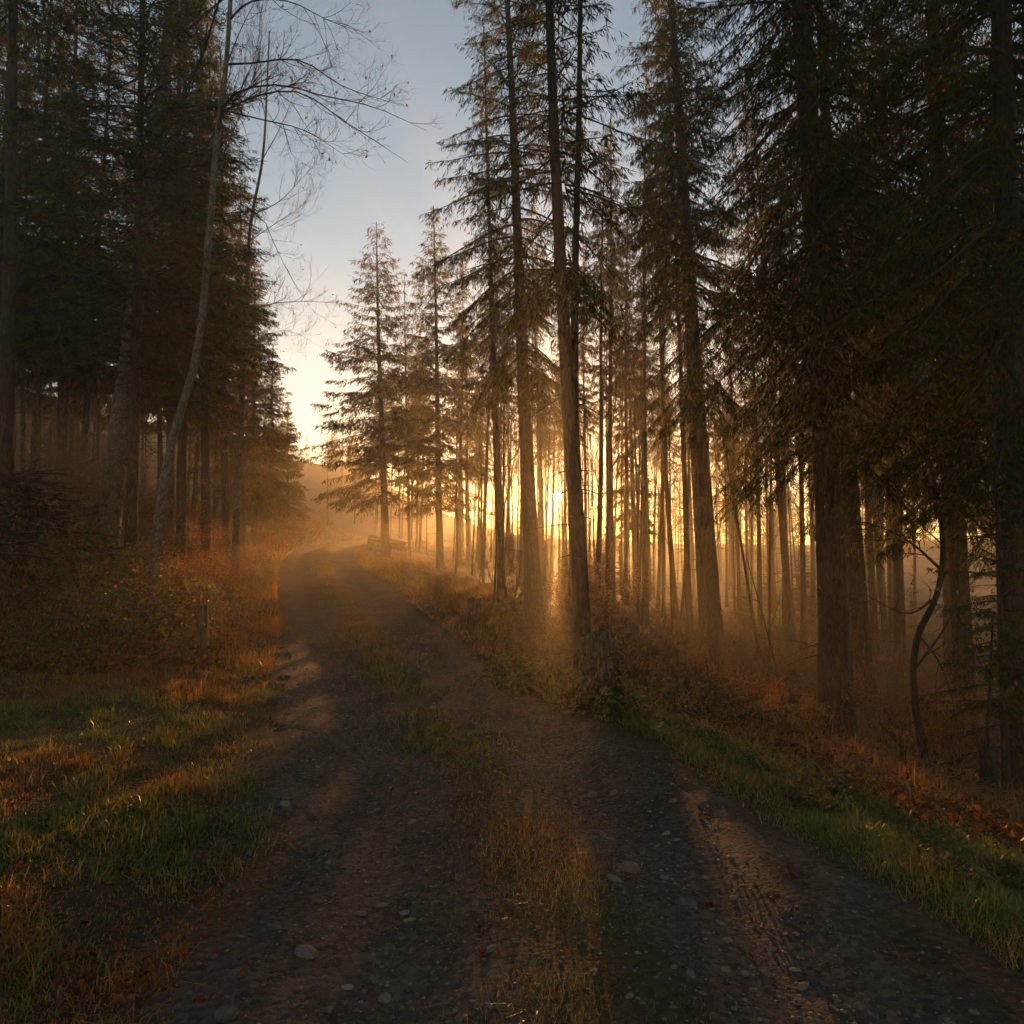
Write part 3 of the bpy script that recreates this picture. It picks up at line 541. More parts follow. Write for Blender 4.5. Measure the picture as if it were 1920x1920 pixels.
scatter(rows, None, 'slender bare young tree with fine twigs in the backlit mist', 'slender bare trees in the mist', (9, 14), ['bare_b', 'pole'], (.5, .8), 'twig', nm='bare_tree')
rows = [(614, 62, 12), (665, 68, 7), (678, 70, 7), (640, 75, 10)]
scatter([(a, b) for a, b, c in rows], None, 'thin pale bare tree standing in the haze beyond the bend', 'pale trees beyond the bend', (8, 11), ['pole'], (.6, .8), 'bark_grey', nm='bare_tree')
rows = [(p, d) for p, d in zip(g0.uniform(500, 690, 30), g0.uniform(92, 130, 30))]
scatter(rows, S, 'hazy distant conifer on the far hillside beyond the bend', 'conifers on the far hillside', (5, 9), ['full_a', 'full_b'], (.8, 1.2))
rows = [(p, d) for p, d in zip(g0.uniform(1350, 2000, 24), g0.uniform(66, 120, 24))]
scatter(rows, S, 'distant spruce deep in the haze of the right slope', 'distant trees of the right slope', (15, 20), ['high_a', 'full_b', 'high_c'], (.8, 1.0))
rows = [(p, d) for p, d in zip(g0.uniform(880, 1420, 34), g0.uniform(34, 88, 34))]
scatter(rows, None, 'far slender bare tree in the bright mist below the sun', 'far slender trees below the sun', (7, 12), ['bare_b', 'pole', 'pole'], (.5, .9), 'twig', nm='bare_tree')
rows = [(p, d) for p, d in zip(g0.uniform(890, 1165, 16), g0.uniform(98, 128, 16))]
scatter(rows, S, 'small hazy tree on the far ridge under the sun', 'small trees on the far ridge', (2.5, 4.2), ['full_a', 'high_c', 'full_b'], (.9, 1.3))
rows = [(p, d) for p, d in zip(g0.uniform(1165, 1990, 64), g0.uniform(90, 128, 64))]
scatter(rows, S, 'taller hazy tree on the far ridge right of the sun', 'taller trees on the far ridge', (7, 12), ['full_a', 'high_c', 'full_b'], (.9, 1.3))
rows = [(p, d) for p, d in zip(g0.uniform(700, 890, 16), g0.uniform(95, 128, 16))]
scatter(rows, S, 'hazy tree on the far ridge behind the pointed spruces', 'ridge trees behind the pointed spruces', (5, 8), ['full_a', 'high_c', 'full_b'], (.9, 1.3))
rows = [(p, d) for p, d in zip(g0.uniform(850, 1560, 64), 20 + 46 * g0.random(64))]
rows = [(p, d) for p, d in rows if not (1025 < p < 1065)]
scatter(rows, None, 'very thin young tree in the misty stand behind the forked trunk', 'thin young trees in the mist', (7, 12), ['pole', 'bare_b', 'pole'], (.45, .8), 'bark', nm='young_tree')
rows = [(1165, 30), (1128, 36), (1058, 44), (1215, 34), (1262, 28), (1395, 26), (1440, 32), (1500, 28), (1010, 40), (960, 34), (1330, 38), (1545, 33), (905, 42), (1670, 22), (1705, 27)]
scatter(rows, S, 'small young spruce in the misty undergrowth behind the trunks', 'young spruces in the mist', (2.0, 4.0), ['full_b', 'full_a'], (.8, 1.1))
# trees of the same forest beside and behind the viewer
rows = [(x, y) for x, y in zip(g0.uniform(-34, -9, 22), g0.uniform(-34, 10, 22))] + [(x, y) for x, y in zip(g0.uniform(14, 40, 14), g0.uniform(-30, 12, 14))]
for x, y in rows:
    if abs(x - float(xc(y))) < 7: continue
    tree(S, 'tall spruce of the forest beside the viewer, outside the picture', 'tree', 0, y, rr(16, 21), None, ['high_a', 'full_b', 'wall_a'][RNG.integers(0, 3)], .9, None, 'trees outside the picture', x=x)

# ------------------------------------------------------------------ shrubs and undergrowth
def shrub_mesh(name, seed, h=1.0, stems=16, lev=2, leaves=400, cols=BRAMBLE, ll=(.03, .06), spread=.55, lean=.6, bark='twig', r=.006, up=.05, kids=(3, 4, 3)):
    g = np.random.default_rng(seed); P, R, tips = [], [], []
    for k in range(stems):
        a = g.uniform(0, 6.28); d = np.array([math.cos(a) * lean, math.sin(a) * lean, 1.]) * 1.; d = d + g.normal(0, .2, 3); d /= np.linalg.norm(d)
        grow(P, R, np.array([g.normal(0, .16 * h), g.normal(0, .16 * h), -.05]), d, h * g.uniform(.6, 1.15), r, lev, g, up=up, spread=spread, kids=kids, shrink=.55, tips=tips)
    A = Acc(); V, Fq = tubes(np.array(P), np.array(R), 3); A.add(V, Fq, 0)
    if leaves:
        ii = g.integers(0, len(tips), leaves); p = np.array([tips[i][0] for i in ii]) + g.normal(0, .05 * h, (leaves, 3)); d = unit(g.normal(size=(leaves, 3)) * np.array([1, 1, .5]) + np.array([0, 0, -.25]))
        l = g.uniform(*ll, leaves); V, Fq, c = leafblades(p, d, l, l * g.uniform(.26, .4, leaves), g, pal(g, leaves, cols)); A.add(V, Fq, 1, c)
    me_w = Acc(); me_w.V = A.V[:1]; me_w.F = A.F[:1]; me_w.M = [0]; me_w.C = [(1, 1, 1)]
    w = me_w.mesh(name + '_stems', [M[bark]]); lf = None
    if leaves: lf = mesh(name + '_leaves', A.V[1], [A.F[1] - len(A.V[0])], M['leaf'], None, [A.C[1]])
    return w, lf
SH = {}
for i in range(3):
    SH['bramble', i] = shrub_mesh('bramble', 100 + i, .75, 22, 2, 950, BRAMBLE, (.032, .068), .6, 1.0, 'drytwig', .0045)
    SH['rust', i] = shrub_mesh('beech_shrub', 110 + i, 1.5, 14, 3, 1500, BROWN_LEAF, (.035, .07), .6, .55, 'twig', .009, .1)
    SH['twiggy', i] = shrub_mesh('twiggy_shrub', 120 + i, 1.7, 26, 3, 50, BROWN_LEAF, (.02, .04), .42, .4, 'drytwig', .006, .25)
    SH['weed', i] = shrub_mesh('dry_weed', 130 + i, .85, 20, 1, 160, [(.2, .12, .035), (.13, .1, .03), (.09, .085, .025)], (.03, .07), .4, .4, 'drytwig', .003, .2)
    SH['green', i] = shrub_mesh('leafy_herb', 140 + i, .4, 26, 1, 520, [(.07, .1, .02), (.09, .11, .022), (.12, .1, .02)], (.035, .07), .6, .9, 'twig', .003, .05)
CNT = {}
def shrub(kind, name, label, px, dep, s=1.0, group=None, x=None, zoff=0):
    X = wx(px, dep) if x is None else x
    k = CNT.get(kind, 0); CNT[kind] = k + 1; w, lf = SH[kind, k % 3]
    e = bpy.data.objects.new(name, None); COL.objects.link(e); e.location = (X, dep, float(zt(X, dep)) + zoff); e.rotation_euler = (0, 0, RNG.uniform(0, 6.28)); e.scale = (s * rr(.9, 1.2), s * rr(.9, 1.2), s)
    obj('stems', w, e)
    if lf: obj('leaves', lf, e)
    tag(e, label, 'shrub', group); return e
gs = np.random.default_rng(91)
for px, dep, s in ((30, 13.2, 1.1), (90, 12.6, 1.2), (150, 12.2, 1.1), (200, 11.6, 1.0), (250, 11.2, 1.1), (300, 10.8, 1.0), (335, 10.4, .55), (120, 14, 1.3), (220, 13.2, 1.2), (60, 14.5, 1.3), (285, 12.4, 1.1), (330, 12, 1.0), (352, 12.4, .6), (10, 12.4, 1.1), (-20, 13.5, 1.2), (175, 13.4, 1.2)):
    shrub('bramble', 'bramble_shrub', 'tangled bramble with green and orange leaves above the left grass', px, dep, s, 'brambles along the left grass')
for px, dep, s in ((120, 15, 1.0), (165, 14.2, 1.1), (220, 15, .95), (90, 15.8, 1.1), (260, 14.4, .8), (190, 16, 1.0)):
    shrub('twiggy', 'twiggy_shrub', 'dense leafless brown shrub at the foot of the grey leaning trunk', px, dep, s, 'twiggy shrubs on the left bank')
for px, dep, s in ((300, 15, .55), (340, 15.5, .5), (380, 16, .5), (420, 17, .45), (265, 16.5, .6), (350, 18, .6), (440, 20, .45), (330, 20, .7), (230, 19, .8), (400, 22, .55), (150, 20, .8), (60, 19, .8), (470, 26, .45), (320, 14, .4), (360, 14.3, .4), (275, 13.4, .5)):
    shrub('rust', 'beech_shrub', 'rust-brown leafy beech shrub on the left bank', px, dep, s, 'rusty shrubs on the left bank')
for px, dep, s in ((520, 34, .9), (545, 40, 1.1), (565, 45, 1.1), (580, 50, 1.0), (500, 30, .8), (596, 52, .8)):
    shrub('rust', 'beech_shrub', 'reddish bush on the bank near the bend', px, dep, s, 'reddish bushes at the bend')
for px, dep, s in [(px, dep, s) for px, dep, s in zip(gs.uniform(425, 505, 20), gs.uniform(10.5, 28, 20), gs.uniform(.5, .9, 20))]:
    X = wx(px, dep)
    if float(xc(dep)) - X < 2.0: X = float(xc(dep)) - rr(2.0, 3.0)
    shrub('weed', 'dry_weed', 'dry straw weed along the left edge of the track', 0, dep, s, 'dry weeds left of the track', x=X)
for i in range(52):
    dep = gs.uniform(10.5, 34); X = float(xc(dep)) + 1.95 + abs(gs.normal(0, 1.5))
    if abs(X - wx(1096, 9.3)) < .7 and dep < 11.5: continue
    shrub('weed', 'dry_weed', 'tall dry weed on the sunlit bank right of the track', 0, dep, gs.uniform(.45, .85), 'dry weeds on the right bank', x=X)
for i in range(20):
    dep = gs.uniform(9.5, 20); X = float(xc(dep)) + 2.1 + gs.uniform(0, 2.6)
    shrub('bramble', 'bramble_shrub', 'low bramble on the bank between the track and the tall brown trunk', 0, dep, gs.uniform(.4, .62), 'brambles on the right bank', x=X)
for i in range(36):
    dep = gs.uniform(9.5, 20); X = wx(gs.uniform(1150, 1530), dep)
    if X - float(xc(dep)) < 2.6: continue
    shrub(['bramble', 'weed', 'rust'][i % 3], ['bramble_shrub', 'dry_weed', 'beech_shrub'][i % 3], ['low bramble in the hollow below the green verge', 'dry weed stalks in the hollow below the green verge', 'small copper-leaved shrub in the hollow below the green verge'][i % 3], 0, dep, gs.uniform(.45, .8) * (.55 if i % 3 == 2 else .8), ['brambles in the hollow', 'weeds in the hollow', 'copper shrubs in the hollow'][i % 3], x=X)
for i in range(26):
    dep = gs.uniform(9, 18); X = wx(gs.uniform(1610, 1980), dep)
    shrub(['rust', 'weed', 'twiggy'][i % 3], ['beech_shrub', 'dry_weed', 'twiggy_shrub'][i % 3], ['copper-leaved shrub under the dark spruces on the right', 'dry weed under the dark spruces on the right', 'leafless shrub under the dark spruces on the right'][i % 3], 0, dep, gs.uniform(.35, .6), ['copper shrubs on the right', 'weeds on the right', 'leafless shrubs on the right'][i % 3], x=X)
for i in range(60):
    dep = 12 + 20 * gs.random() ** 1.3; X = wx(gs.uniform(1130, 1960), dep); kk = i % 4
    if X - float(xc(dep)) < 3.5: continue
    shrub(['twiggy', 'rust', 'bramble', 'twiggy'][kk], ['twiggy_shrub', 'beech_shrub', 'bramble_shrub', 'twiggy_shrub'][kk], ['leafless thicket on the misty forest floor', 'copper thicket on the misty forest floor', 'bramble thicket on the misty forest floor', 'leafless thicket on the misty forest floor'][kk], 0, dep, gs.uniform(.35, .8) * (.6 if kk == 1 else 1), ['leafless thickets in the mist', 'copper thickets in the mist', 'bramble thickets in the mist', 'leafless thickets in the mist'][kk], x=X)
for px, dep, s in ((948, 26, 1.3), (965, 29, 1.5), (985, 27, 1.4), (1022, 31, 1.5), (1075, 28, 1.6), (1098, 30, 1.6), (930, 32, 1.4)):  # bushes added here so their twigs soften the low sun on the ruts
    shrub('twiggy', 'twiggy_shrub', 'tall bare twiggy bush added as sun screen around the tall brown trunk', px, dep, s, 'added bare bushes in the bright mist')
for px, dep, s in ((1110, 18, .95), (1140, 21, 1.05), (1126, 26, 1.2)):  # saplings added to keep the low sun off the right rut
    shrub('rust', 'beech_shrub', 'tall copper beech sapling added to block sun right of the forked trunk', px, dep, s, 'added beech saplings right of the forked trunk')
for px, dep, s in ((985, 8.9, .9), (1010, 8.6, .9), (1030, 8.3, .8), (960, 9.2, .8), (1045, 8.7, 1.0), (930, 9.8, .8), (1000, 9.2, 1.0)):
    shrub('green', 'leafy_herb', 'green-yellow leafy herb in front of the forked dark trunk', px, dep, s, 'leafy herbs by the forked trunk')
for px, dep, s in ((1090, 7.6, .8), (1152, 7.7, .8), (1078, 8.0, .9), (1160, 7.5, .6), (1125, 7.35, .5), (1145, 7.4, .45), (1070, 7.7, .6)):
    shrub('green', 'leafy_herb', 'dark leafy plant around the foot of the mossy stump', px, dep, s, 'leafy plants at the stump')
for i in range(34):
    t = i / 33; dep = 7.6 - 4.6 * t + gs.normal(0, .25); X = float(xc(dep)) + 1.9 + gs.uniform(.1, .9)
    shrub('green', 'leafy_herb', 'low green herb on the grassy verge right of the track', 0, dep, gs.uniform(.28, .5), 'herbs on the right verge', x=X)

# ------------------------------------------------------------------ stumps, post, logs, brush pile
def stump(name, label, px, dep, r, h, seed, moss=True, ivy=True, mat='wood'):
    g = np.random.default_rng(seed); X = wx(px, dep); z = float(zt(X, dep)); e = bpy.data.objects.new(name, None); COL.objects.link(e); e.location = (X, dep, z)
    n, k = 14, 36; t = np.linspace(0, 1, n); a = np.arange(k) * 2 * math.pi / k
    cr = np.interp(a, np.linspace(0, 2 * math.pi, 13), np.append(g.uniform(-.5, .5, 12), 0)); jag = g.uniform(-1, 1, k)
    Rr = r * (1 + .55 * np.exp(-t * 5.5))[:, None] * (1 + .10 * cr[None] + .05 * np.sin(a * 11 + g.uniform(0, 6))[None] + .03 * g.normal(size=(n, k)))
    Zz = -.15 + (h + .15) * t[:, None] + (t[:, None] ** 6) * (.10 * jag[None] + .05 * cr[None]) * h
    V = np.stack([Rr * np.cos(a), Rr * np.sin(a), Zz], -1).reshape(-1, 3)
    i = (np.arange(n - 1)[:, None] * k + np.arange(k)[None]); j = np.arange(n - 1)[:, None] * k + (np.arange(k)[None] + 1) % k
    Fq = np.stack([i, j, j + k, i + k], -1).reshape(-1, 4); V = np.vstack([V, [[0, 0, h * .93]]]); top = np.arange((n - 1) * k, n * k)
    Ft = np.stack([top, np.roll(top, -1), np.full(k, len(V) - 1)], -1)
    obj('body', mesh('stump_body', V, [Fq, Ft], M[mat]), e)
    if moss:
        Q = 1400; rad = r * 1.02 * np.sqrt(g.random(Q)); aa = g.uniform(0, 6.28, Q); p = np.stack([rad * np.cos(aa), rad * np.sin(aa), np.full(Q, h * .95) + g.uniform(-.02, .05, Q) * h], -1)
        d = unit(g.normal(size=(Q, 3)) + np.array([0, 0, 1.2])); V, Fq = rhombs(p, d, g.uniform(.02, .045, Q), g.uniform(.004, .008, Q), unit(g.normal(size=(Q, 3))))
        obj('moss', mesh('moss', V, [Fq], M['grass'], None, [pal(g, Q, [(.06, .085, .015), (.09, .1, .02), (.05, .06, .015)])]), e)
    if ivy:
        Q = 420; aa = g.uniform(math.pi, 2 * math.pi + .4, Q); zz = h * g.random(Q) ** 1.8 * .8; p = np.stack([r * 1.25 * np.cos(aa), r * 1.25 * np.sin(aa), zz], -1) + g.normal(0, .02, (Q, 3))
        d = unit(np.stack([np.cos(aa), np.sin(aa), -.6 + 0 * aa], -1) + g.normal(0, .5, (Q, 3))); l = g.uniform(.03, .06, Q)
        V, Fq, c = leafblades(p, d, l, l * .4, g, pal(g, Q, [(.03, .05, .015), (.045, .065, .02), (.08, .08, .02)])); obj('ivy', mesh('ivy', V, [Fq], M['leaf'], None, [c]), e)
    return tag(e, label, 'stump')
stump('tree_stump', 'mossy broken stump standing against the forked dark trunk', 1120, 7.75, .165, .78, 7)
stump('tree_stump', 'dark broken stump at the right border below the young spruce', 1838, 8.0, .085, .5, 8, False, False, 'bark_dark')
stump('tree_stump', 'small mossy stump among weeds left of the tall brown trunk', 890, 16.0, .13, .55, 9, True, False)
def post():
    d = 10.9; X = wx(386, d); z = float(zt(X, d)); e = bpy.data.objects.new('fence_post', None); COL.objects.link(e); e.location = (X, d, z); e.rotation_euler = (.03, -.03, .3)
    me = trunk_mesh('post_body', [(0, 0, -.3), (.005, 0, .2), (0, .004, .5), (0, 0, .74)], .085, .075, M['wood'], k=14, n=12, flare=1.0, seed=5); obj('body', me, e)
    a = np.arange(14) * 2 * math.pi / 14; V = np.vstack([np.stack([.073 * np.cos(a), .073 * np.sin(a), np.full(14, .741)], -1), [[0, 0, .76]]]); obj('top', mesh('post_top', V, [np.stack([np.arange(14), (np.arange(14) + 1) % 14, np.full(14, 14)], -1)], M['wood']), e)
    tag(e, 'short wooden post with sunlit edge standing in the left weeds', 'post')
post()
def log(name, label, p0, p1, r, group=None, mat='wood', seed=0):
    p0 = np.array(p0, float); p1 = np.array(p1, float); O = p0; e = bpy.data.objects.new(name, None); COL.objects.link(e); e.location = O
    obj('bark', trunk_mesh('log_bark', [np.zeros(3), (p1 - p0) * .35 + [0, 0, .01], (p1 - p0) * .7, p1 - p0], r, r * .85, M[mat], k=12, n=12, flare=1.0, seed=seed), e)
    ax = unit(p1 - p0); s = unit(np.cross(ax, [0, 0, 1.])); u = np.cross(s, ax); a = np.arange(12) * 2 * math.pi / 12
    for c, rad, sg in ((np.zeros(3) - ax * .004, r, 1), (p1 - p0 + ax * .004, r * .85, -1)):
        V = np.vstack([c + rad * .96 * (np.cos(a)[:, None] * s + np.sin(a)[:, None] * u), [c]]); obj('cut_end', mesh('log_end', V, [np.stack([np.arange(12), (np.arange(12) + 1) % 12, np.full(12, 12)], -1)], M['wood']), e)
    tag(e, label, 'log', group)
for k, (a, b, dz) in enumerate(((0, 0, 0), (.38, .1, 0), (.76, 0, 0), (.2, .05, .3), (.58, .05, .3))):
    yb = 47 + a; xb = wx(690, 47); zb = float(zt(xb, yb)) + .15 + dz
    log('log', 'cut log lying in the low stack at the top of the track', (xb, yb, zb), (xb + 2.3 + b, yb + .1, float(zt(xb + 2.3, yb)) + .15 + dz), .17, 'stacked logs at the top of the track', 'bark_dark', 70 + k)
def brush_pile():
    g = np.random.default_rng(44); d0 = 12.8; X = wx(30, d0); z = float(zt(X, d0)) + .0; e = bpy.data.objects.new('brush_pile', None); COL.objects.link(e); e.location = (X, d0, z)
    P, R = [], []
    for k in range(260):
        a = g.uniform(0, 3.14); r = abs(g.normal(0, .75)); th = g.uniform(0, 6.28); c = np.array([r * math.cos(th), r * math.sin(th), max(.05, 1.5 * math.exp(-(r / 1.0) ** 2)) * g.uniform(.3, 1)])
        d = np.array([math.cos(a), math.sin(a), g.normal(0, .25)]); L = g.uniform(.5, 1.8); P.append(np.array([c + d * L * (s - .5) + np.array([0, 0, -.15 * (s - .5) ** 2]) for s in np.linspace(0, 1, 5)])); R.append(np.linspace(1, .4, 5) * g.uniform(.006, .028))
    V, Fq = tubes(np.array(P), np.array(R), 4); obj('branches', mesh('brush_branches', V, [Fq], M['bark_dark']), e); tag(e, 'dark heap of cut branches on the bank at the left border', 'brush pile')
brush_pile()
def fallen_branch(label, pts, r, seed, group=None):
    g = np.random.default_rng(seed); P, R = [], []; q = resample(pts, 9); O = q[0].copy(); q = q - O
    P.append(resample(q, 5)); R.append(np.linspace(r, r * .4, 5))
    for k in range(5):
        i = g.integers(2, 8); d = unit(q[i] - q[i - 1]) + g.normal(0, .5, 3); d[2] = abs(d[2]) * .4; grow(P, R, q[i], unit(d), g.uniform(.15, .4), r * .5, 1, g, up=.0, kids=2)
    V, Fq = tubes(np.array(P), np.array(R), 4); o = obj('fallen_branch', mesh('fallen_branch', V, [Fq], M['drytwig'])); o.location = O; tag(o, label, 'branch', group)
for i in range(46):
    dep = gs.uniform(6.8, 10.5); X = wx(gs.uniform(1380, 1800), dep)
    if X - float(xc(dep)) < 3.0: X = float(xc(dep)) + gs.uniform(3.0, 4.2)
    a = gs.uniform(-.9, .9); L = gs.uniform(.4, 1.1); pts = []
    for s in (0, .5, 1): x_, y_ = X + L * s * math.cos(a), dep + L * s * math.sin(a); pts.append((x_, y_, float(zt(x_, y_)) + .03 + .12 * s * gs.random()))
    fallen_branch('pale dry branch lying below the massive trunk at the verge edge', pts, gs.uniform(.004, .010), 300 + i, 'dry branches below the massive trunk')

# ------------------------------------------------------------------ stones, gravel, fallen leaves
STN = []
for i in range(8):
    g = np.random.default_rng(500 + i); V, Fi = ico(3 if i < 3 else 2); V = V * np.array([1, g.uniform(.6, .85), g.uniform(.38, .6)])
    for k in range(7):
        n_ = unit(g.normal(size=3)); dd = V @ n_; lim = g.uniform(.45, .75); V = V - np.maximum(dd - lim, 0)[:, None] * n_ * .75
    V = V + .025 * np.sin(V @ g.normal(size=(3, 3)) * 3.1); STN.append(mesh('stone', V, [Fi], M['stone'], smooth_sh=True))
def pixground(px, py):
    lo, hi = 1.2, 60.
    for k in range(60):
        m_ = (lo + hi) / 2; p = pix(px, py, m_)
        if p[2] > float(zt(p[0], m_)): lo = m_
        else: hi = m_
    return pix(px, py, lo)
for px, py, wpx, lab in ((812, 1332, 24, 'lone rounded stone in the grass strip left of the forked trunk'), (1178, 1636, 46, 'flat pale stone, largest of the pebbles in the right wheel rut'),
                         (1284, 1702, 50, 'large half-buried reddish stone in the right wheel rut'), (574, 1795, 48, 'large grey stone in the left wheel rut near the grass'),
                         (424, 1908, 46, 'big rounded stone at the bottom edge beside the left grass'), (535, 1512, 26, 'pale angular stone at the grass edge of the left rut'), (884, 1870, 22, 'knobbly pale stone at the bottom between the wheel ruts'), (1110, 1496, 28, 'rounded pale stone in shadow on the right wheel rut')):
    p = pixground(px, py); s = wpx / F_PX * p[1] / 2; o = obj('rock', STN[RNG.integers(0, 3)]); o.location = (p[0], p[1], float(zt(p[0], p[1])) + s * .22); o.scale = (s, s, s); o.rotation_euler = (rr(-.2, .2), rr(-.2, .2), rr(-.6, .6)); tag(o, label=lab, cat='stone')
gst = np.random.default_rng(600); cnt = 0
while cnt < 298:
    py = gst.uniform(1330, 1915) if gst.random() < .9 else gst.uniform(1200, 1330)
    side = 1 if gst.random() < .62 else -1; p0 = pix(960, py, 1); y_ = -CAM_H / ((p0[2] - CAM_H)); d = side * abs(gst.normal(.62, .28)); X = float(xc(y_)) + d
    if abs(d) > 1.5: continue
    s = gst.choice([.010, .014, .019, .027, .037], p=[.22, .3, .26, .15, .07]) * gst.uniform(.8, 1.25)
    o = obj('stone', STN[gst.integers(0, 8)], TRACK); o.location = (X, y_, float(zt(X, y_)) + .012 - s * .15); o.scale = (s * gst.uniform(.9, 1.4), s, s * gst.uniform(.8, 1.1)); o.rotation_euler = (gst.normal(0, .25), gst.normal(0, .25), gst.uniform(0, 6.28)); cnt += 1
def gravel():
    g = np.random.default_rng(601); n = 14000; y = 1.6 + 13 * g.random(n) ** 1.7; side = np.where(g.random(n) < .5, -1, 1); d = np.where(g.random(n) < .8, side * np.abs(g.normal(.7, .42, n)), g.uniform(-1.5, 1.5, n)); d = np.clip(d, -1.6, 1.6)
    x = xc(y) + d; z = zt(x, y) + .0165; s = g.choice([.0035, .0055, .008, .012], n, p=[.38, .33, .2, .09]) * g.uniform(.8, 1.3, n) * (1 + y * .05)
    O = np.array([[1, 0, 0], [0, 1, 0], [-1, 0, 0], [0, -1, 0], [0, 0, .42], [0, 0, -.6]]); a = g.uniform(0, 6.28, n); ca, sa = np.cos(a), np.sin(a)
    Vv = O[None] * g.uniform(.6, 1.3, (n, 6, 1)); X = Vv[..., 0] * ca[:, None] - Vv[..., 1] * sa[:, None]; Y = Vv[..., 0] * sa[:, None] + Vv[..., 1] * ca[:, None]
    V = np.stack([x[:, None] + X * s[:, None], y[:, None] + Y * s[:, None], z[:, None] + Vv[..., 2] * s[:, None]], -1).reshape(-1, 3)
    f = np.array([[0, 1, 4], [1, 2, 4], [2, 3, 4], [3, 0, 4], [1, 0, 5], [2, 1, 5], [3, 2, 5], [0, 3, 5]]); Fi = (np.arange(n)[:, None, None] * 6 + f[None]).reshape(-1, 3)
    c = np.repeat(pal(g, n, [(.13, .1, .075), (.2, .155, .118), (.09, .068, .05), (.15, .1, .065)]), 8, 0)
    m, nt, out = newmat('gravel'); at = N(nt, 'ShaderNodeAttribute', attribute_name='col'); p = N(nt, 'ShaderNodeBsdfPrincipled', Roughness=.7); nt.links.new(at.outputs['Color'], p.inputs['Base Color']); nt.links.new(p.outputs[0], out.inputs[0])
    tag(obj('gravel', mesh('gravel', V, [Fi], m, None, [c], True)), 'fine loose gravel strewn over the wheel ruts', 'gravel', kind='stuff')
gravel()
LEAFM = []
for i in range(5):
    g = np.random.default_rng(650 + i); n = 11; a = np.linspace(0, 2 * math.pi, n, endpoint=False); r = (.62 + .38 * np.abs(np.cos(a * 2.5))) * g.uniform(.85, 1.1, n); cu = g.uniform(.5, 1.3)
    V = np.vstack([np.stack([r * np.cos(a), r * .75 * np.sin(a), cu * (r * np.sin(a)) ** 2 + .25 * np.cos(a) ** 2 * g.uniform(-1, 1) + .08 * g.normal(size=n)], -1), [[0, 0, 0]]])
    Fi = np.stack([np.arange(n), (np.arange(n) + 1) % n, np.full(n, n)], -1); LEAFM.append(mesh('fallen_leaf', V, [Fi], M['fallen'], None, [pal(g, 1, [(.2, .05, .012), (.13, .032, .01), (.2, .08, .015), (.09, .032, .012)][i % 4:i % 4 + 1])[0]]))
gl = np.random.default_rng(660)
def fallen(px, py, size, label, group, lift=.06):
    p = pixground(px, py); o = obj('fallen_leaf', LEAFM[gl.integers(0, 5)]); o.location = (p[0], p[1], float(zt(p[0], p[1])) + lift); o.scale = (size,) * 3; o.rotation_euler = (gl.normal(0, .5), gl.normal(0, .5), gl.uniform(0, 6.28)); tag(o, label, 'leaf', group)
for k in range(110):
    py = gl.uniform(1330, 1915); fallen(gl.uniform(0, 470 - .12 * (py - 1330)), py, gl.uniform(.012, .027), 'curled russet fallen leaf in the grass left of the track', 'fallen leaves in the left grass')
for k in range(28):
    py = gl.uniform(1480, 1900); d = py - 1480; fallen(gl.uniform(830 + .1 * d, 1060 + .25 * d), py, gl.uniform(.012, .024), 'small russet fallen leaf on the grassy strip between the ruts', 'fallen leaves on the middle strip', .03)
for k in range(16):
    py = gl.uniform(1480, 1880); d = py - 1480; fallen(gl.uniform(1150 + .6 * d, 1400 + 1.1 * d), py, gl.uniform(.015, .03), 'small brown fallen leaf on the right wheel rut', 'fallen leaves on the right rut', .025)

# ------------------------------------------------------------------ grass
def grass(name, label, x, y, h, w, cols, seed, lean=.45, two=True):
    g = np.random.default_rng(seed); n = len(x); z = zt(x, y) - .01
    a = g.uniform(0, 6.28, n); f = np.stack([np.cos(a), np.sin(a)], -1); b = a + 1.57 + g.normal(0, .5, n); s = np.stack([np.cos(b), np.sin(b), 0 * b], -1)
    ln = np.abs(g.normal(lean, lean * .6, n))[:, None]; p = np.stack([x, y, z], -1); h = h[:, None]; w = w[:, None]
    mid = p + np.concatenate([f * ln * h * .35, h * .6], 1); tip = p + np.concatenate([f * ln * h * 1.1, h * (1 - .35 * np.minimum(ln, 1.6))], 1)
    if two:
        V = np.stack([p - s * w, p + s * w, mid + s * w * .75, mid - s * w * .75, tip], 1).reshape(-1, 3); i = np.arange(n)[:, None] * 5
        Fs = [i + np.array([[0, 1, 2, 3]]), i + np.array([[3, 2, 4]])]; C = [cols, cols]
    else:
        V = np.stack([p - s * w, p + s * w, tip], 1).reshape(-1, 3); Fs = [np.arange(n * 3).reshape(-1, 3)]; C = [cols]
    tag(obj(name, mesh(name, V, Fs, M['grass'], None, C)), label, 'grass', kind='stuff')
GREEN, OLIVE, STRAW, RUST = np.array([.145, .18, .02]), np.array([.22, .19, .025]), np.array([.34, .205, .045]), np.array([.28, .115, .022])
def gcol(x, y, g, green=.4):
    n = len(x); v = noise(x, y, .9, 21) + .6 * noise(x, y, 2.6, 22) + g.normal(0, .22, n) + (green - .5)
    c = np.where((v > .12)[:, None], GREEN, np.where((v > -.08)[:, None], OLIVE, np.where((v > -.32)[:, None], STRAW, RUST)))
    return c * g.uniform(.6, 1.3, (n, 1))
def pts(n, seed, y0, y1, dfun, pw=1.6):
    g = np.random.default_rng(seed); y = y0 + (y1 - y0) * g.random(n) ** pw; d = dfun(g, n, y); return g, xc(y) + d, y, d
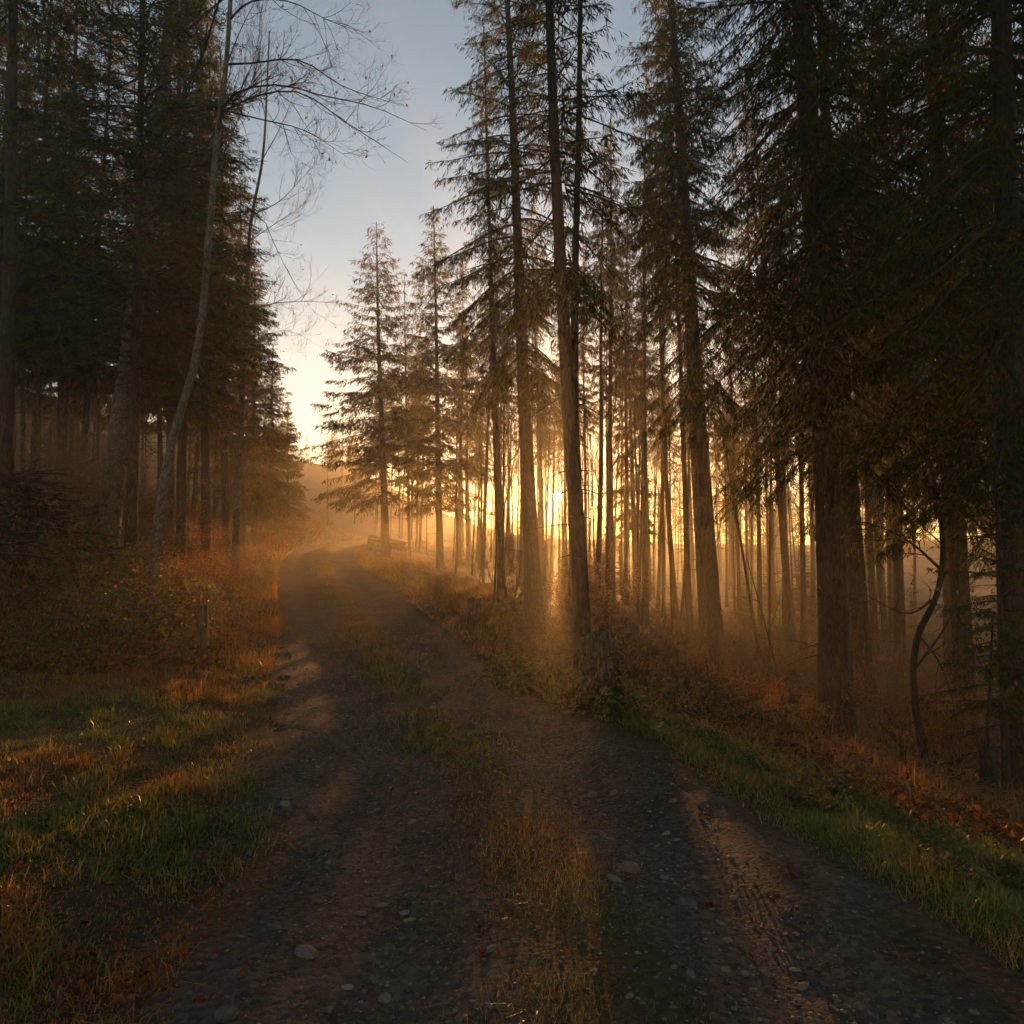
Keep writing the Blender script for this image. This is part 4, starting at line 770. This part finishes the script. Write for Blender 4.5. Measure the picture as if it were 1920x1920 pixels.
for kk, (nb, y0, y1, pw, two) in enumerate(((95000, 1.2, 5.5, 1.1, True), (130000, 5.5, 15.5, 1.2, False))):
    g, x, y, d = pts(nb, 701 + 2 * kk, y0, y1, lambda g, n, y: -1.2 - (1.6 + .8 * np.maximum(y, 1.5)) * g.random(n) ** .95, pw)
    k = (noise(x, y, 2.2, 31) + .5 * noise(x, y, 6, 32) + g.normal(0, .18, len(x)) > -.34) & (-d > 1.3 + .6 * noise(x, y, 1.3, 33) + .35 * g.random(len(x))); x, y, d = x[k], y[k], d[k]
    clump = np.clip(.8 + 1.4 * noise(x, y, 3.2, 34) + 1.0 * noise(x, y, 1.1, 35), .35, 2.0)
    grass('left_grass', ['gold and green autumn grass nearest the viewer on the left', 'sunlit gold and green grass between the near left grass and the brambles'][kk], x, y, g.uniform(.035, .1, len(x)) * clump, g.uniform(.002, .0036, len(x)) * (1 + y * .07), gcol(x, y, g, .46), 702 + 2 * kk, .6, two)
g, x, y, d = pts(95000, 711, 1.2, 26, lambda g, n, y: g.normal(0, .29, n) + .25 * noise(0 * y, y, .5, 40), 1.8)
k = noise(x, y, 1.1, 41) + .7 * noise(x, y, 4, 42) + g.normal(0, .15, len(x)) - .2 * np.abs(d) / .3 > -.50; x, y = x[k], y[k]
grass('strip_grass', 'short worn golden grass along the middle of the track', x, y, g.uniform(.03, .09, len(x)) * np.clip(.8 + noise(x, y, 2.5, 43), .4, 1.4), g.uniform(.0022, .0036, len(x)) * (1 + y * .05), gcol(x, y, g, .34), 712, .95, False)
def tufts(label, cx, cy, seed, green):
    g = np.random.default_rng(seed); per = 26; n = len(cx) * per; r = .07 * g.random(n) ** .7; a = g.uniform(0, 6.28, n); sc = np.repeat(g.uniform(.6, 1.35, len(cx)), per)
    x = np.repeat(cx, per) + r * np.cos(a); y = np.repeat(cy, per) + r * np.sin(a)
    grass('grass_tufts', label, x, y, g.uniform(.07, .18, n) * sc, g.uniform(.0018, .0032, n) * (1 + y * .05), gcol(np.repeat(cx, per), np.repeat(cy, per), g, green), seed + 1, 1.0)
g, x, y, d = pts(420, 781, 1.6, 11, lambda g, n, y: -1.6 - (1.4 + .7 * y) * g.random(n), 1.2)
tufts('taller bent tufts standing out of the left grass', x, y, 782, .6)
g, x, y, d = pts(300, 791, 1.8, 9, lambda g, n, y: 1.75 + 1.6 * g.random(n), 1.1)
tufts('taller bent tufts standing out of the right verge', x, y, 792, .75)
g, x, y, d = pts(60000, 715, 6, 46, lambda g, n, y: g.normal(0, .27, n) + .2 * noise(0 * y, y, .5, 40), 1.3)
grass('strip_grass', 'golden grass strip running up the middle of the track to the bend', x, y, g.uniform(.04, .13, len(x)) * np.clip(.75 + 1.2 * noise(x, y, 1.2, 44), .2, 1.5), g.uniform(.002, .003, len(x)) * (1 + y * .07), gcol(x, y, g, .5), 716, .8, False)
g, x, y, d = pts(100000, 721, 1.5, 12, lambda g, n, y: 1.5 + 1.9 * g.random(n) ** 1.1, 1.3)
k = (d > 1.62 + .4 * noise(x, y, 1.2, 51) + .2 * g.random(len(x))) & (noise(x, y, 2.4, 52) + g.normal(0, .2, len(x)) > -.36); x, y, d = x[k], y[k], d[k]
grass('verge_grass', 'lush green grass verge along the right side of the track', x, y, g.uniform(.05, .14, len(x)) * np.clip(.8 + noise(x, y, 2.8, 53), .4, 1.5), g.uniform(.0017, .0032, len(x)) * (1 + y * .07), gcol(x, y, g, .55 + .35 * smooth(1.9, 2.3, d) - .5 * smooth(2.9, 3.6, d)), 722, .6, False)
g, x, y, d = pts(90000, 731, 8, 58, lambda g, n, y: np.where(g.random(n) < .36, -1.6 - 3.5 * g.random(n) ** 1.6, 1.65 + 5.5 * g.random(n) ** 1.2), 1.4)
grass('bank_grass', 'tall dry grass on both banks further up the track', x, y, g.uniform(.06, .36, len(x)) * np.clip(.6 + 1.3 * noise(x, y, .9, 61) + .8 * noise(x, y, 2.3, 62), .2, 1.5), g.uniform(.003, .005, len(x)) * (1 + y * .045), gcol(x, y, g, .12), 732, .6, False)
g = np.random.default_rng(741); n = 60000; y = 6 + 40 * g.random(n) ** 1.3; x = wx(g.uniform(1000, 2000, n), y); k = x - xc(y) > 2.8; x, y = x[k], y[k]
grass('undergrowth', 'rough brown undergrowth of grass and bracken beneath the right-hand trees', x, y, g.uniform(.05, .3, len(x)) * np.clip(.55 + 1.4 * noise(x, y, .8, 71) + .8 * noise(x, y, 2.1, 73), .2, 1.5), g.uniform(.003, .005, len(x)) * (1 + y * .05), gcol(x, y, g, .05), 742, .8, False)
def litter(name, label, x, y, seed, size, cols, lift):
    g = np.random.default_rng(seed); n = len(x); p = np.stack([x, y, zt(x, y) + lift * g.random(n) ** 2], -1); d = unit(g.normal(size=(n, 3)) * np.array([1, 1, .45])); l = g.uniform(*size, n) * (1 + .02 * y)
    V, Fq = rhombs(p, d, l, l * g.uniform(.22, .42, n), unit(g.normal(size=(n, 3)) + np.array([0, 0, 1.2])), .5)
    tag(obj(name, mesh(name, V, [Fq], M['fallen'], None, [pal(g, n, cols, .4)])), label, 'leaf litter', kind='stuff')
LIT = [(.17, .06, .014), (.22, .09, .018), (.1, .04, .014), (.13, .075, .02), (.08, .07, .018), (.26, .07, .012)]
g = np.random.default_rng(751); n = 60000; y = 9.5 + 34 * g.random(n) ** 1.35; x = wx(g.uniform(-120, 560, n), y); k = (x - xc(y) < -2.3) & (noise(x, y, 1.2, 75) + g.normal(0, .2, n) > -.2); x, y = x[k], y[k]
litter('leaf_litter', 'rusty dead leaves and low herbs covering the left bank', x, y, 752, (.03, .075), LIT + [(.06, .08, .018)], .3)
g = np.random.default_rng(761); n = 36000; y = 5 + 30 * g.random(n) ** 1.3; x = wx(g.uniform(1050, 2000, n), y); k = (x - xc(y) > 3.0) & (noise(x, y, 1.2, 76) + g.normal(0, .2, n) > -.15); x, y = x[k], y[k]
litter('leaf_litter', 'brown dead leaves covering the forest floor below the right verge', x, y, 762, (.03, .07), LIT, .16)
g = np.random.default_rng(771); n = 5000; y = 1.8 + 9 * g.random(n) ** 1.2; d = -1.2 - 5 * g.random(n); x = xc(y) + d; k = noise(x, y, 1.6, 77) + g.normal(0, .15, n) > .05; x, y = x[k], y[k]
litter('leaf_litter', 'scattered brown leaf scraps among the left grass', x, y, 772, (.015, .035), LIT, .07)

# ------------------------------------------------------------------ labels: members of a group in view are told apart by their place, counted from the left
ORD = 'first second third fourth fifth sixth seventh eighth ninth tenth eleventh twelfth thirteenth fourteenth fifteenth sixteenth seventeenth eighteenth nineteenth twentieth'.split()
def ordinal(i):
    return ORD[i] if i < 20 else '%d%s' % (i + 1, {1: 'st', 2: 'nd', 3: 'rd'}.get((i + 1) % 10, 'th'))
fam = {}
for o in bpy.data.objects:
    if o.parent is None and 'group' in o and o.get('category') in ('tree', 'shrub', 'log'): fam.setdefault(o['label'], []).append(o)
for lab, mem in fam.items():
    if len(mem) < 2 or 'outside the picture' in lab: continue
    mem.sort(key=lambda o: o.matrix_basis.translation.x / max(o.matrix_basis.translation.y, .5))
    for i, o in enumerate(mem): o['label'] = '%s, %s from left' % (lab, ordinal(i))
